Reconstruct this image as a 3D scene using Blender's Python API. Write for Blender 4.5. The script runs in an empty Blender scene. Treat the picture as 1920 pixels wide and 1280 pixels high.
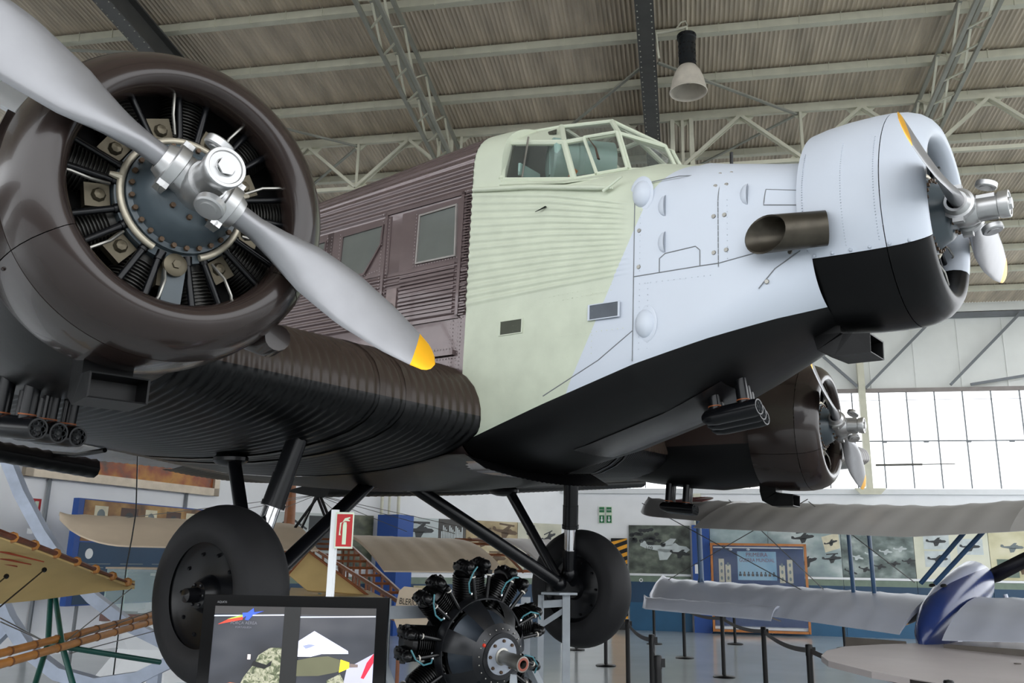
import bpy, math, random
from mathutils import Vector, Matrix
random.seed(7)
PI = math.pi
SC = bpy.context.scene
COL = SC.collection

# ------------------------------------------------------------------ camera
cam_d = bpy.data.cameras.new('camera')
cam_d.sensor_fit = 'HORIZONTAL'
cam_d.sensor_width = 36.0
cam_d.lens = 1654.0 / 1920.0 * 36.0
cam_d.clip_end = 400
cam = bpy.data.objects.new('camera', cam_d)
COL.objects.link(cam)
CR = Vector((0.99983527, -0.00440943, 0.01760667))
CU = Vector((-0.01815043, -0.24289783, 0.96988206))
CF = Vector((0.0, 0.97004185, 0.24293785))
m = Matrix.Identity(4)
for i in range(3):
    m[i][0] = CR[i]; m[i][1] = CU[i]; m[i][2] = -CF[i]
m[0][3], m[1][3], m[2][3] = 0.0, 0.0, 1.7
cam.matrix_world = m
SC.camera = cam

# ------------------------------------------------------------------ sky, sun, exposure
world = bpy.data.worlds.new('overcast_sky')
SC.world = world
world.use_nodes = True
wn = world.node_tree.nodes
wn['Background'].inputs[0].default_value = (0.94, 0.97, 1.0, 1)
wn['Background'].inputs[1].default_value = 1.0
SC.view_settings.view_transform = 'Standard'
SC.view_settings.look = 'None'
SC.view_settings.gamma = 1.0
SC.view_settings.use_curve_mapping = False
SC.view_settings.exposure = 1.58
SC.cycles.use_adaptive_sampling = True
SC.cycles.adaptive_threshold = 0.05
SC.cycles.max_bounces = 5
SC.cycles.diffuse_bounces = 3
SC.cycles.glossy_bounces = 3
SC.cycles.transmission_bounces = 3
SC.cycles.transparent_max_bounces = 8
SC.cycles.caustics_reflective = False
SC.cycles.caustics_refractive = False


# ------------------------------------------------------------------ materials
def lin(h):
    if isinstance(h, str):
        h = h.lstrip('#')
        c = [int(h[i:i + 2], 16) / 255 for i in (0, 2, 4)]
    else:
        c = [v / 255 for v in h]
    return tuple(v / 12.92 if v <= 0.04045 else ((v + 0.055) / 1.055) ** 2.4 for v in c) + (1.0,)


MATS = {}


def mat(name, col, rough=0.5, metal=0.0, var=0.12, scale=6.0, bump=0.0, bscale=40.0, spec=0.5, coat=0.0, emis=0.0, alpha=1.0, stretch=None):
    if name in MATS:
        return MATS[name]
    M_ = bpy.data.materials.new(name)
    M_.use_nodes = True
    nt = M_.node_tree
    b = nt.nodes['Principled BSDF']
    c = lin(col)
    b.inputs['Roughness'].default_value = rough
    b.inputs['Metallic'].default_value = metal
    b.inputs['Specular IOR Level'].default_value = spec
    b.inputs['Coat Weight'].default_value = coat
    if alpha < 1:
        b.inputs['Alpha'].default_value = alpha
    tc = nt.nodes.new('ShaderNodeTexCoord')
    src = tc.outputs['Object']
    if stretch:
        mp = nt.nodes.new('ShaderNodeMapping')
        mp.inputs['Scale'].default_value = stretch
        nt.links.new(src, mp.inputs[0]); src = mp.outputs[0]
    nz = nt.nodes.new('ShaderNodeTexNoise')
    nz.inputs['Scale'].default_value = scale
    nz.inputs['Detail'].default_value = 5
    nt.links.new(src, nz.inputs['Vector'])
    rp = nt.nodes.new('ShaderNodeValToRGB')
    rp.color_ramp.elements[0].position = 0.3
    rp.color_ramp.elements[1].position = 0.7
    rp.color_ramp.elements[0].color = tuple(v * (1 - var) for v in c[:3]) + (1,)
    rp.color_ramp.elements[1].color = tuple(min(1, v * (1 + var)) for v in c[:3]) + (1,)
    nt.links.new(nz.outputs['Fac'], rp.inputs[0])
    nt.links.new(rp.outputs[0], b.inputs['Base Color'])
    if emis > 0:
        nt.links.new(rp.outputs[0], b.inputs['Emission Color'])
        b.inputs['Emission Strength'].default_value = emis
    if bump > 0:
        n2 = nt.nodes.new('ShaderNodeTexNoise')
        n2.inputs['Scale'].default_value = bscale
        n2.inputs['Detail'].default_value = 3
        nt.links.new(src, n2.inputs['Vector'])
        bp = nt.nodes.new('ShaderNodeBump')
        bp.inputs['Strength'].default_value = bump
        bp.inputs['Distance'].default_value = 0.02
        nt.links.new(n2.outputs['Fac'], bp.inputs['Height'])
        nt.links.new(bp.outputs[0], b.inputs['Normal'])
    MATS[name] = M_
    return M_


def glass(name, tint, alpha, rough=0.02):
    """thin pane: part clear, part glossy tinted sheet"""
    if name in MATS:
        return MATS[name]
    M_ = bpy.data.materials.new(name)
    M_.use_nodes = True
    nt = M_.node_tree
    b = nt.nodes['Principled BSDF']
    b.inputs['Base Color'].default_value = lin(tint)
    b.inputs['Roughness'].default_value = rough
    tr = nt.nodes.new('ShaderNodeBsdfTransparent')
    mx = nt.nodes.new('ShaderNodeMixShader')
    nz = nt.nodes.new('ShaderNodeTexNoise'); nz.inputs['Scale'].default_value = 3.0
    mr = nt.nodes.new('ShaderNodeMapRange')
    mr.inputs['To Min'].default_value = alpha * 0.9; mr.inputs['To Max'].default_value = alpha * 1.1
    nt.links.new(nz.outputs['Fac'], mr.inputs['Value'])
    nt.links.new(mr.outputs[0], mx.inputs[0])
    nt.links.new(tr.outputs[0], mx.inputs[1])
    nt.links.new(b.outputs[0], mx.inputs[2])
    nt.links.new(mx.outputs[0], nt.nodes['Material Output'].inputs[0])
    MATS[name] = M_
    return M_


def paint_split(name, base, other, expr, rough=0.35, third=None, expr3=None, var=0.06, spec=0.5):
    """paint scheme: 'other' where expr>0 in object space (expr = (a,b,c,d): a*x+b*y+c*z+d), combined by max of pairs"""
    if name in MATS:
        return MATS[name]
    M_ = mat(name, base, rough, 0, var, 5.0, 0.04, 9.0, spec=spec)
    nt = M_.node_tree
    b = nt.nodes['Principled BSDF']
    basec = b.inputs['Base Color'].links[0].from_socket
    tc = nt.nodes.new('ShaderNodeTexCoord')

    def plane(co):
        d = nt.nodes.new('ShaderNodeVectorMath'); d.operation = 'DOT_PRODUCT'
        nt.links.new(tc.outputs['Object'], d.inputs[0]); d.inputs[1].default_value = co[:3]
        a = nt.nodes.new('ShaderNodeMath'); a.operation = 'ADD'
        nt.links.new(d.outputs['Value'], a.inputs[0]); a.inputs[1].default_value = co[3]
        return a.outputs[0]

    def layer(prev, colr, planes, op):
        s = plane(planes[0])
        for q in planes[1:]:
            mm = nt.nodes.new('ShaderNodeMath'); mm.operation = op
            nt.links.new(s, mm.inputs[0]); nt.links.new(plane(q), mm.inputs[1]); s = mm.outputs[0]
        g = nt.nodes.new('ShaderNodeMath'); g.operation = 'GREATER_THAN'; g.inputs[1].default_value = 0
        nt.links.new(s, g.inputs[0])
        mx = nt.nodes.new('ShaderNodeMix'); mx.data_type = 'RGBA'
        nt.links.new(g.outputs[0], mx.inputs[0]); nt.links.new(prev, mx.inputs[6])
        mx.inputs[7].default_value = lin(colr)
        return mx.outputs[2]
    o = layer(basec, other, expr[0], expr[1])
    if third:
        o = layer(o, third, expr3[0], expr3[1])
    nt.links.new(o, b.inputs['Base Color'])
    return M_


# ------------------------------------------------------------------ mesh helpers
class B:
    """collects shapes, builds ONE mesh object"""

    def __init__(s):
        s.v = []; s.f = []; s.mi = []; s.cur = 0

    def add(s, v, f, T=None):
        k = len(s.v)
        if T is not None:
            v = [T @ Vector(p) for p in v]
        s.v.extend([tuple(p) for p in v])
        s.f.extend([tuple(i + k for i in q) for q in f])
        s.mi.extend([s.cur] * len(f))
        return s

    def box(s, c, d, T=None, R=None):
        x, y, z = d[0] / 2, d[1] / 2, d[2] / 2
        v = [Vector((a * x, b * y, e * z)) for a in (-1, 1) for b in (-1, 1) for e in (-1, 1)]
        if R is not None:
            v = [R @ p for p in v]
        v = [p + Vector(c) for p in v]
        f = [(0, 1, 3, 2), (4, 6, 7, 5), (0, 4, 5, 1), (2, 3, 7, 6), (0, 2, 6, 4), (1, 5, 7, 3)]
        return s.add(v, f, T)

    def tube(s, p0, p1, r0, r1=None, n=12, caps=True, T=None):
        r1 = r0 if r1 is None else r1
        return s.sweep([p0, p1], [r0, r1], n, caps, T)

    def sweep(s, pts, r, n=8, caps=True, T=None, closed=False, flat=None):
        pts = [Vector(p) for p in pts]
        if not isinstance(r, (list, tuple)):
            r = [r] * len(pts)
        v = []; f = []
        prev = None
        L = len(pts)
        for i, p in enumerate(pts):
            a = pts[(i - 1) % L] if (i > 0 or closed) else p
            b = pts[(i + 1) % L] if (i < L - 1 or closed) else p
            d = (b - a).normalized()
            if prev is None:
                h = Vector((0, 0, 1)) if abs(d.z) < 0.9 else Vector((1, 0, 0))
                u = d.cross(h).normalized()
            else:
                u = (prev - d * prev.dot(d))
                u = u.normalized() if u.length > 1e-6 else d.cross(Vector((0, 0, 1))).normalized()
            prev = u
            w = d.cross(u)
            for k in range(n):
                t = 2 * PI * k / n
                v.append(p + u * (math.cos(t) * r[i]) + w * (math.sin(t) * r[i] * (flat or 1)))
        m_ = L if closed else L - 1
        for i in range(m_):
            j = (i + 1) % L
            for k in range(n):
                q = (k + 1) % n
                f.append((i * n + k, i * n + q, j * n + q, j * n + k))
        if caps and not closed:
            f.append(tuple(range(n - 1, -1, -1)))
            f.append(tuple((L - 1) * n + k for k in range(n)))
        return s.add(v, f, T)

    def lathe(s, prof, n=32, T=None, a0=0.0, a1=2 * PI, closed_prof=False):
        """profile (x, r) turned about the X axis; angle 0 = +Y, quarter turn = +Z"""
        full = abs(a1 - a0 - 2 * PI) < 1e-6
        cols = n if full else n + 1
        v = []; f = []
        for k in range(cols):
            t = a0 + (a1 - a0) * k / n
            for x, r in prof:
                v.append((x, r * math.cos(t), r * math.sin(t)))
        L = len(prof)
        for k in range(n):
            q = (k + 1) % cols
            for i in range(L if closed_prof else L - 1):
                j = (i + 1) % L
                f.append((k * L + i, q * L + i, q * L + j, k * L + j))
        return s.add(v, f, T)

    def grid(s, rows, closed=False, T=None, caps=False):
        L = len(rows[0]); v = [p for r_ in rows for p in r_]; f = []
        for i in range(len(rows) - 1):
            for k in range(L if closed else L - 1):
                q = (k + 1) % L
                f.append((i * L + k, i * L + q, (i + 1) * L + q, (i + 1) * L + k))
        if caps:
            f.append(tuple(range(L - 1, -1, -1)))
            f.append(tuple((len(rows) - 1) * L + k for k in range(L)))
        return s.add(v, f, T)

    def prism(s, poly, th, T=None):
        """flat polygon in XY extruded along Z by th"""
        n = len(poly)
        v = [(p[0], p[1], 0) for p in poly] + [(p[0], p[1], th) for p in poly]
        f = [tuple(range(n - 1, -1, -1)), tuple(range(n, 2 * n))]
        for k in range(n):
            q = (k + 1) % n
            f.append((k, q, n + q, n + k))
        return s.add(v, f, T)

    def poly3(s, pts, th):
        """planar 3-D polygon with thickness"""
        pts = [Vector(p) for p in pts]
        nrm = Vector((0, 0, 0))
        for i in range(len(pts)):
            nrm += pts[i].cross(pts[(i + 1) % len(pts)])
        nrm.normalize()
        n = len(pts)
        v = [p - nrm * th / 2 for p in pts] + [p + nrm * th / 2 for p in pts]
        f = [tuple(range(n - 1, -1, -1)), tuple(range(n, 2 * n))]
        for k in range(n):
            q = (k + 1) % n
            f.append((k, q, n + q, n + k))
        return s.add(v, f)

    def ball(s, c, r, n=10, T=None):
        if not isinstance(r, (tuple, list)):
            r = (r, r, r)
        v = []; f = []
        h = max(4, n // 2)
        for i in range(h + 1):
            a = PI * i / h
            for k in range(n):
                t = 2 * PI * k / n
                v.append((c[0] + r[0] * math.sin(a) * math.cos(t), c[1] + r[1] * math.sin(a) * math.sin(t), c[2] + r[2] * math.cos(a)))
        for i in range(h):
            for k in range(n):
                q = (k + 1) % n
                f.append((i * n + k, (i + 1) * n + k, (i + 1) * n + q, i * n + q))
        return s.add(v, f, T)

    def mesh(s, name, mats, sharp=38, smooth=True):
        me = bpy.data.meshes.new(name)
        me.from_pydata(s.v, [], s.f)
        if not isinstance(mats, (list, tuple)):
            mats = [mats]
        for q in mats:
            me.materials.append(q)
        if len(mats) > 1:
            me.polygons.foreach_set('material_index', s.mi)
        me.validate()
        if smooth:
            me.shade_smooth()
            me.set_sharp_from_angle(angle=math.radians(sharp))
        me.update()
        return me

    def build(s, name, mats, parent=None, T=None, sharp=38, smooth=True):
        return inst(name, s.mesh(name, mats, sharp, smooth), parent, T)


def inst(name, me, parent=None, T=None):
    o = bpy.data.objects.new(name, me)
    COL.objects.link(o)
    if parent is not None:
        o.parent = parent
    if T is not None:
        o.matrix_local = T
    return o


def empty(name, T=None, parent=None):
    o = bpy.data.objects.new(name, None)
    o.empty_display_size = 0.2
    COL.objects.link(o)
    if parent is not None:
        o.parent = parent
    if T is not None:
        if isinstance(T, (tuple, list, Vector)):
            T = Matrix.Translation(T)
        o.matrix_local = T
    return o


def tag(o, label=None, cat=None, group=None, kind=None):
    if label: o['label'] = label
    if cat: o['category'] = cat
    if group: o['group'] = group
    if kind: o['kind'] = kind
    return o


def frame(o, x, y=None, z=None):
    """matrix with given origin and axes"""
    x = Vector(x).normalized()
    if z is None:
        y = Vector(y).normalized(); z = x.cross(y).normalized(); y = z.cross(x)
    else:
        z = Vector(z); y = z.cross(x).normalized(); z = x.cross(y)
    M_ = Matrix.Identity(4)
    for i in range(3):
        M_[i][0] = x[i]; M_[i][1] = y[i]; M_[i][2] = z[i]; M_[i][3] = o[i]
    return M_


def text(name, body, size, material, T, parent, align='CENTER', ext=0.0006, sx=1.0):
    c = bpy.data.curves.new(name, 'FONT')
    c.body = body; c.size = size; c.align_x = align; c.align_y = 'CENTER'; c.extrude = ext
    c.materials.append(material)
    o = bpy.data.objects.new(name, c); COL.objects.link(o)
    bpy.context.view_layer.update()
    me = bpy.data.meshes.new_from_object(o.evaluated_get(bpy.context.evaluated_depsgraph_get()))
    me.name = name
    bpy.data.objects.remove(o)
    o = bpy.data.objects.new(name, me); COL.objects.link(o)
    o.parent = parent
    o.matrix_local = T @ Matrix.Diagonal((sx, 1, 1, 1))
    return o


def lerp(tab, x):
    """piecewise linear table [(x, a, b, ...)] ascending"""
    if x <= tab[0][0]: return tab[0][1:]
    if x >= tab[-1][0]: return tab[-1][1:]
    for i in range(len(tab) - 1):
        if tab[i][0] <= x <= tab[i + 1][0]:
            t = (x - tab[i][0]) / (tab[i + 1][0] - tab[i][0])
            return tuple(a + (b - a) * t for a, b in zip(tab[i][1:], tab[i + 1][1:]))


TR = Matrix.Translation


def RX(a): return Matrix.Rotation(a, 4, 'X')
def RY(a): return Matrix.Rotation(a, 4, 'Y')
def RZ(a): return Matrix.Rotation(a, 4, 'Z')


def aim(p0, p1):
    """frame at p0 with X axis towards p1"""
    d = (Vector(p1) - Vector(p0)).normalized()
    up = Vector((0, 0, 1)) if abs(d.z) < 0.95 else Vector((0, 1, 0))
    return frame(p0, d, z=up)

# ------------------------------------------------------------------ hangar shell
AL = math.radians(-11)
DV = Vector((math.cos(AL), math.sin(AL), 0))       # along the window wall
NV = Vector((-math.sin(AL), math.cos(AL), 0))      # towards the window wall
WD = 25.08
ROOF0, ROOFS = 8.68, math.tan(math.radians(5.5))


def H(s, dep, z):
    p = DV * s + NV * (WD - dep)
    return Vector((p.x, p.y, z))


def HZ(dep): return ROOF0 + dep * ROOFS


M_wall = mat('white_wall_paint', (244, 245, 247), 0.7, 0, 0.03, 2.0, 0.05, 60)
M_clad = mat('pale_cladding', (240, 242, 238), 0.6, 0, 0.03, 2.0)
M_floor = mat('polished_grey_floor', (188, 194, 196), 0.14, 0, 0.06, 0.8, 0.02, 4)
M_roof = mat('weathered_zinc_sheet', (212, 198, 178), 0.42, 0.15, 0.25, 1.6, 0.0, 30, stretch=(3, 0.4, 1))
M_purlin = mat('pale_grey_steel', (214, 212, 192), 0.5, 0.0, 0.08, 4)
M_dark = mat('dark_grey_steel', (84, 84, 82), 0.5, 0.0, 0.1, 4)
M_mid = mat('mid_grey_steel', (162, 162, 150), 0.5, 0.0, 0.1, 4)
M_frame = mat('window_frame_grey', (120, 124, 128), 0.5, 0.2, 0.05)
M_blackpl = mat('black_plastic', (14, 14, 15), 0.4, 0, 0.1, spec=.25)
M_gloss = mat('gloss_black', (8, 8, 9), 0.10, 0, 0.1, spec=.22)
M_whitepl = mat('white_plastic', (232, 234, 236), 0.45, 0, 0.02)
M_blue = mat('blue_panel_paint', (28, 74, 150), 0.5, 0, 0.06, 3)
M_teal = mat('dark_teal_panel', (24, 62, 92), 0.5, 0, 0.08, 2)
M_teal2 = mat('teal_blue_panel', (30, 86, 122), 0.5, 0, 0.08, 2)

b = B(); b.box((0, 12, -0.05), (36, 34, 0.1))
fl = b.build('floor', M_floor, smooth=False); tag(fl, 'polished light grey hangar floor', kind='structure')

b = B(); b.box((0, 0, -0.16), (160, 160, 0.1))  # unseen ground outside, coloured dark to cut bounce under the aircraft
tag(b.build('ground_outside', mat('ground_darkened', (84, 84, 82), .9, 0, .1, 2), smooth=False), 'unseen outside ground, darkened to cut light bounced into the hangar', kind='structure')
ceil = empty('ceiling', (0, 0, 0)); tag(ceil, 'corrugated zinc roof on pale purlins', kind='structure')
# roof sheets: one corrugated sheet per bay between rafters and purlins
PITCH = 0.072
PS = 1.235
BAY = 4.2
bb = B(); rows = [[], []]
nw = int(round(BAY / PITCH))
for k in range(nw * 6 + 1):
    x = BAY * k / (nw * 6)
    zz = (0.0, 0.006, 0.008, 0.006, -0.010, -0.018)[k % 6]
    rows[0].append((x, -0.02, zz - ROOFS * -0.02)); rows[1].append((x, PS + 0.04, zz + ROOFS * (PS + 0.04) + 0.004))
bb.grid(rows)
sheet_me = bb.mesh('roof_sheet', M_roof, 50)
hang = frame(H(0, 0, 0), DV, z=(0, 0, 1))           # x along wall, y towards the wall (dep = -y)
flip = hang @ Matrix.Diagonal((1, -1, 1, 1))
bays = [-24.9 + BAY * k - 0.3 for k in range(9)]
for kb, s0 in enumerate(bays):
    for j in range(13):
        T = flip @ TR((s0, j * PS + 0.1, HZ(j * PS + 0.1) + 0.11))
        inst('roof_sheet', sheet_me, ceil, T)
# unseen roof over and behind the viewer, extended to hold back sky light
b = B(); rows = [[], []]
for k in range(600):
    s = -25.2 + 37.8 * k / 599
    zz = 0.013 * math.sin(k * PI / 2)
    d0, d1 = 0.1 + 13 * PS, 31.0
    rows[0].append(H(s, d0, HZ(d0) + .11 + zz)); rows[1].append(H(s, d1, HZ(d1) + .11 + zz))
b.grid(rows); o = b.build('roof_sheet', M_roof, ceil, sharp=80)

# purlins: channel section with small sheet clips
pb = B()
L = 40.0
pb.box((0, 0, 0), (L, 0.05, 0.13)); pb.box((0, 0.045, -0.06), (L, 0.10, 0.012)); pb.box((0, 0.045, 0.06), (L, 0.10, 0.012))
for k in range(66):
    pb.box((-L / 2 + 0.3 + 0.61 * k, -0.03, 0.0), (0.012, 0.012, 0.17))
purlin_me = pb.mesh('purlin', M_purlin, smooth=False)
for j in range(13):
    d = 0.1 + PS * (j + 1)
    if j == 7:
        d = 10.13
    inst('purlin', purlin_me, ceil, TR(H(-7.6, d, HZ(d) + 0.02)) @ hang.to_3x3().to_4x4())

# main dark rafters (deep plate girders) and lattice rafters between them


def slope_pt(s, d, dz): return H(s, d, HZ(d) + dz)


def bar(b_, p0, p1, w, h):
    p0 = Vector(p0); p1 = Vector(p1)
    F_ = aim((p0 + p1) / 2, p1)
    b_.box((0, 0, 0), ((p1 - p0).length, w, h), T=F_)


def girder(s):
    b_ = B()
    bar(b_, slope_pt(s, 0.2, -0.28), slope_pt(s, 31, -0.28), 0.03, 0.42)
    bar(b_, slope_pt(s, 0.2, -0.50), slope_pt(s, 31, -0.50), 0.26, 0.035)
    bar(b_, slope_pt(s, 0.2, -0.06), slope_pt(s, 31, -0.06), 0.26, 0.03)
    g_ = b_.build('rafter', M_dark, ceil, smooth=False)
    # bolts and stiffeners
    rb = B()
    for k in range(90):
        d = 8 + k * 0.13
        for t in (-0.1, 0.1):
            rb.ball(slope_pt(s + t, d, -0.52), 0.012, 6)
    rv = rb.build('rivet_row', M_mid, g_); rv['kind'] = 'stuff'
    sb = B()
    for k in range(9):
        d = 1 + k * 2.0
        bar(sb, slope_pt(s, d, -0.48), slope_pt(s, d, -0.07), 0.02, 0.22)
    sb.build('stiffener', M_dark, g_, smooth=False)
    return g_


def lattice(s):
    """triangular lattice rafter: two upper chords, one lower chord, zig-zag webs"""
    root = empty('lattice_rafter', None, ceil)
    for ds, dz, nm in ((-0.16, -0.12, 'chord'), (0.16, -0.12, 'chord'), (-0.16, -0.62, 'chord'), (0.16, -0.62, 'chord')):
        b_ = B()
        bar(b_, slope_pt(s + ds, 0.3, dz), slope_pt(s + ds, 18, dz), 0.06, 0.06)
        b_.build(nm, M_mid, root, smooth=False)
    wb = B(); bar(wb, slope_pt(0, 0, -0.62), slope_pt(0, 0.62, -0.12), 0.035, 0.02)
    wb2 = B(); bar(wb2, slope_pt(0, 0, -0.12), slope_pt(0, 0.62, -0.62), 0.035, 0.02)
    wm = wb.mesh('web_bar', M_purlin, smooth=False); wm2 = wb2.mesh('web_bar', M_purlin, smooth=False)
    cb = B(); bar(cb, slope_pt(-0.16, 0, -0.62), slope_pt(0.16, 0.3, -0.62), 0.03, 0.02)
    cm = cb.mesh('cross_bar', M_purlin, smooth=False)
    for k in range(22):
        d = 1.0 + k * 0.62
        off = H(s, d, 0) - H(0, 0, 0) + Vector((0, 0, HZ(d) - HZ(0)))
        inst('web_bar', wm if k % 2 else wm2, root, TR(off + DV * 0.16))
        inst('web_bar', wm2 if k % 2 else wm, root, TR(off - DV * 0.16))
        inst('cross_bar', cm, root, TR(off))


girder(-0.35); girder(-8.2)
lattice(-4.25); lattice(4.35)
# posts of the cross truss at the dark rafter
pb = B()
for ds in (-0.02, 0.32):
    bar(pb, H(ds + 0.02, 10.13, 8.2), H(ds + 0.02, 10.13, 9.6), 0.08, 0.08)
pb.build('truss_post', M_purlin, ceil, smooth=False)
pb = B()
for ds in (-4.4, -4.15):
    bar(pb, H(ds, 10.13, 8.4), H(ds, 10.13, 9.6), 0.06, 0.06)
pb.build('truss_post', M_purlin, ceil, smooth=False)

# longitudinal truss below the purlin at depth 10.13
tr = empty('cross_truss', None, ceil)
b = B(); bar(b, H(-22, 10.13, 9.62), H(11.8, 10.13, 9.62), 0.07, 0.09); b.build('top_chord', M_purlin, tr, smooth=False)
b = B(); bar(b, H(-22, 10.13, 8.65), H(11.8, 10.13, 8.65), 0.07, 0.07); b.build('bottom_chord', M_purlin, tr, smooth=False)
GP = [(-0.26, 0), (0.26, 0), (0.14, -0.14), (-0.14, -0.14)]
gb = B(); gb.prism(GP, 0.02); g_me = gb.mesh('gusset', M_purlin, smooth=False)
gb = B(); gb.prism([(-0.16, 0), (0.16, 0), (0.04, -0.12), (-0.04, -0.12)], 0.02); g2_me = gb.mesh('gusset', M_purlin, smooth=False)
gb = B(); gb.prism([(-0.2, 0), (0.2, 0), (0.2, 0.14), (0.1, 0.2), (-0.1, 0.2), (-0.2, 0.14)], 0.02); g3_me = gb.mesh('gusset', M_purlin, smooth=False)
vert = frame((0, 0, 0), DV, z=-NV)
vert = Matrix(((DV.x, 0, -NV.x, 0), (DV.y, 0, -NV.y, 0), (0, 1, 0, 0), (0, 0, 0, 1)))
for k in range(-10, 7):
    sb = 0.18 + 2.07 * k
    st = sb + 1.03
    for (a0, z0, a1, z1) in ((sb, 8.66, st, 9.58), (st, 9.58, sb + 2.07, 8.66)):
        b = B(); bar(b, H(a0, 10.10, z0), H(a1, 10.10, z1), 0.03, 0.055)
        bar(b, H(a0, 10.19, z0), H(a1, 10.19, z1), 0.03, 0.055)
        b.build('web_bar', M_purlin, tr, smooth=False)
    b = B(); bar(b, H(sb, 10.13, 8.66), H(sb, 10.13, 9.6), 0.05, 0.05); b.build('web_bar', M_purlin, tr, smooth=False)
    inst('gusset', g_me, tr, TR(H(st, 10.07, 9.6)) @ vert)
    inst('gusset', g2_me, tr, TR(H(sb, 10.07, 9.6)) @ vert)
    inst('gusset', g3_me, tr, TR(H(sb, 10.07, 8.6)) @ vert)
# wind bracing rods in the roof plane
for (s0, d0, s1, d1) in ((2.2, 10.1, -0.2, 11.9), (2.2, 10.1, 0.2, 8.3), (-2.0, 10.1, -0.4, 11.9), (-6.05, 10.1, -8.3, 11.6), (-6.05, 10.1, -8.0, 8.4), (-8.4, 13.4, -10.6, 12.2), (-8.5, 13.3, -11.5, 13.9)):
    b = B(); bar(b, slope_pt(s0, d0, -0.1), slope_pt(s1, d1, -0.1), 0.05, 0.03)
    b.build('bracing_rod', M_mid, ceil, smooth=False)
# gusset plates and struts where the left dark rafter meets its bracing
b = B()
gT = TR(slope_pt(-8.45, 12.9, -0.53))
b.poly3([slope_pt(-8.35, 13.7, -.53), slope_pt(-8.0, 13.7, -.53), slope_pt(-7.95, 12.2, -.53), slope_pt(-8.25, 11.9, -.53), slope_pt(-8.75, 12.8, -.53)], 0.02)
b.build('gusset', M_dark, ceil, smooth=False)
for p0, p1 in (((-8.5, 13.2, -.5), (-11.5, 13.9, -.5)), ((-8.9, 12.2, -.9), (-10.5, 12.2, -.9))):
    b = B(); bar(b, slope_pt(*p0), slope_pt(*p1), 0.14, 0.06); b.build('strut', M_dark, ceil, smooth=False)
b = B(); bar(b, slope_pt(-8.4, 12.4, -.5), slope_pt(-8.3, 11.6, -1.6), 0.04, 0.02); b.build('strut', M_purlin, ceil, smooth=False)

# ---- window wall
WT, WB = 6.36, 3.78


def wall_box(b_, s0, s1, z0, z1, th=0.2, d0=0.0):
    b_.box((0, 0, 0), (s1 - s0, th, z1 - z0), T=TR(H((s0 + s1) / 2, d0 - th / 2, (z0 + z1) / 2)) @ hang.to_3x3().to_4x4())


S0, S1 = -3.35, 11.6
wr = empty('wall_right', (0, 0, 0)); tag(wr, 'white window wall with pale cladding above', kind='structure')
b = B(); wall_box(b, S0, S1, 0, WB - 0.16); b.build('wall_base', M_wall, wr, smooth=False)
b = B(); wall_box(b, S0, S1, WT + 0.1, 9.1, 0.1)
b.build('cladding', M_clad, wr, smooth=False)
for k in range(8):                                   # standing seams between cladding sheets
    s = 4.0 + k * 1.15
    b = B(); wall_box(b, s - 0.012, s + 0.012, WT + 0.1, 8.35, 0.02, 0.02); b.build('cladding_seam', M_clad, wr, smooth=False)
b = B(); wall_box(b, S0, S1, 8.38, 8.52, 0.1, 0.12); b.build('eaves_beam', M_frame, wr, smooth=False)
b = B(); wall_box(b, S0, S1, 8.55, 8.8, 0.1, 0.1); b.build('eaves_trim', M_clad, wr, smooth=False)
b = B(); wall_box(b, S0, S1, WT, WT + 0.1, 0.12, 0.1); b.build('window_head', mat('rust_stained_grey', (150, 142, 138), .6, 0, .15, 3), wr, smooth=False)
b = B(); wall_box(b, S0, S1, WB - 0.16, WB - 0.02, 0.25, 0.12); b.build('window_ledge', M_whitepl, wr, smooth=False)
for s, w in ((4.85, 0.17),):
    b = B(); wall_box(b, s - w / 2, s + w / 2, WB - 0.05, 8.5, 0.14, 0.28); b.build('column', M_purlin, wr, smooth=False)
    b = B(); b.prism([(-0.4, 0), (0.4, 0), (0.25, -0.16), (-0.25, -0.16)], 0.03, T=TR(H(s, 0.3, WB - 0.02)) @ vert); b.build('base_plate', M_purlin, wr, smooth=False)
for (s0, z0, s1, z1) in ((4.95, 6.45, 6.9, 8.4), (7.1, 6.5, 9.05, 8.45), (4.75, 6.5, 3.0, 8.3), (9.2, 6.75, 7.6, 6.5)):
    b = B(); bar(b, H(s0, 0.22, z0), H(s1, 0.22, z1), 0.05, 0.07); b.build('brace', M_frame, wr, smooth=False)
win = empty('window_1', (0, 0, 0)); tag(win, 'long band of bright window panes high on the wall', kind='structure')
PW = 0.703
M_pane = glass('clear_window_pane', (240, 244, 248), 0.06)
pane_b = B(); pane_b.box((0, 0, 0), (PW - 0.03, 0.006, 1.25)); pane_me = pane_b.mesh('pane', M_pane, smooth=False)
ns = int((S1 + 2.4) / PW)
for k in range(ns):
    s = 5.32 - 11 * PW + k * PW
    b = B(); wall_box(b, s - 0.014, s + 0.014, WB, WT, 0.05, 0.02); b.build('mullion', M_frame, win, smooth=False)
    for zc in ((WB + 5.03) / 2, (5.03 + WT) / 2):
        inst('pane', pane_me, win, TR(H(s + PW / 2, 0.0, zc)) @ hang.to_3x3().to_4x4())
b = B(); wall_box(b, S0, S1, 5.02, 5.05, 0.05, 0.03); b.build('transom', M_frame, win, smooth=False)
b = B(); wall_box(b, S0, S1, 6.14, 6.15, 0.02, 0.03); b.build('transom', M_frame, win, smooth=False)
for k in range(10):
    s = 3.2 + k * 1.05
    b = B(); wall_box(b, s, s + 0.12, 4.99, 5.02, 0.06, 0.05); b.build('catch', M_frame, win, smooth=False)
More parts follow.
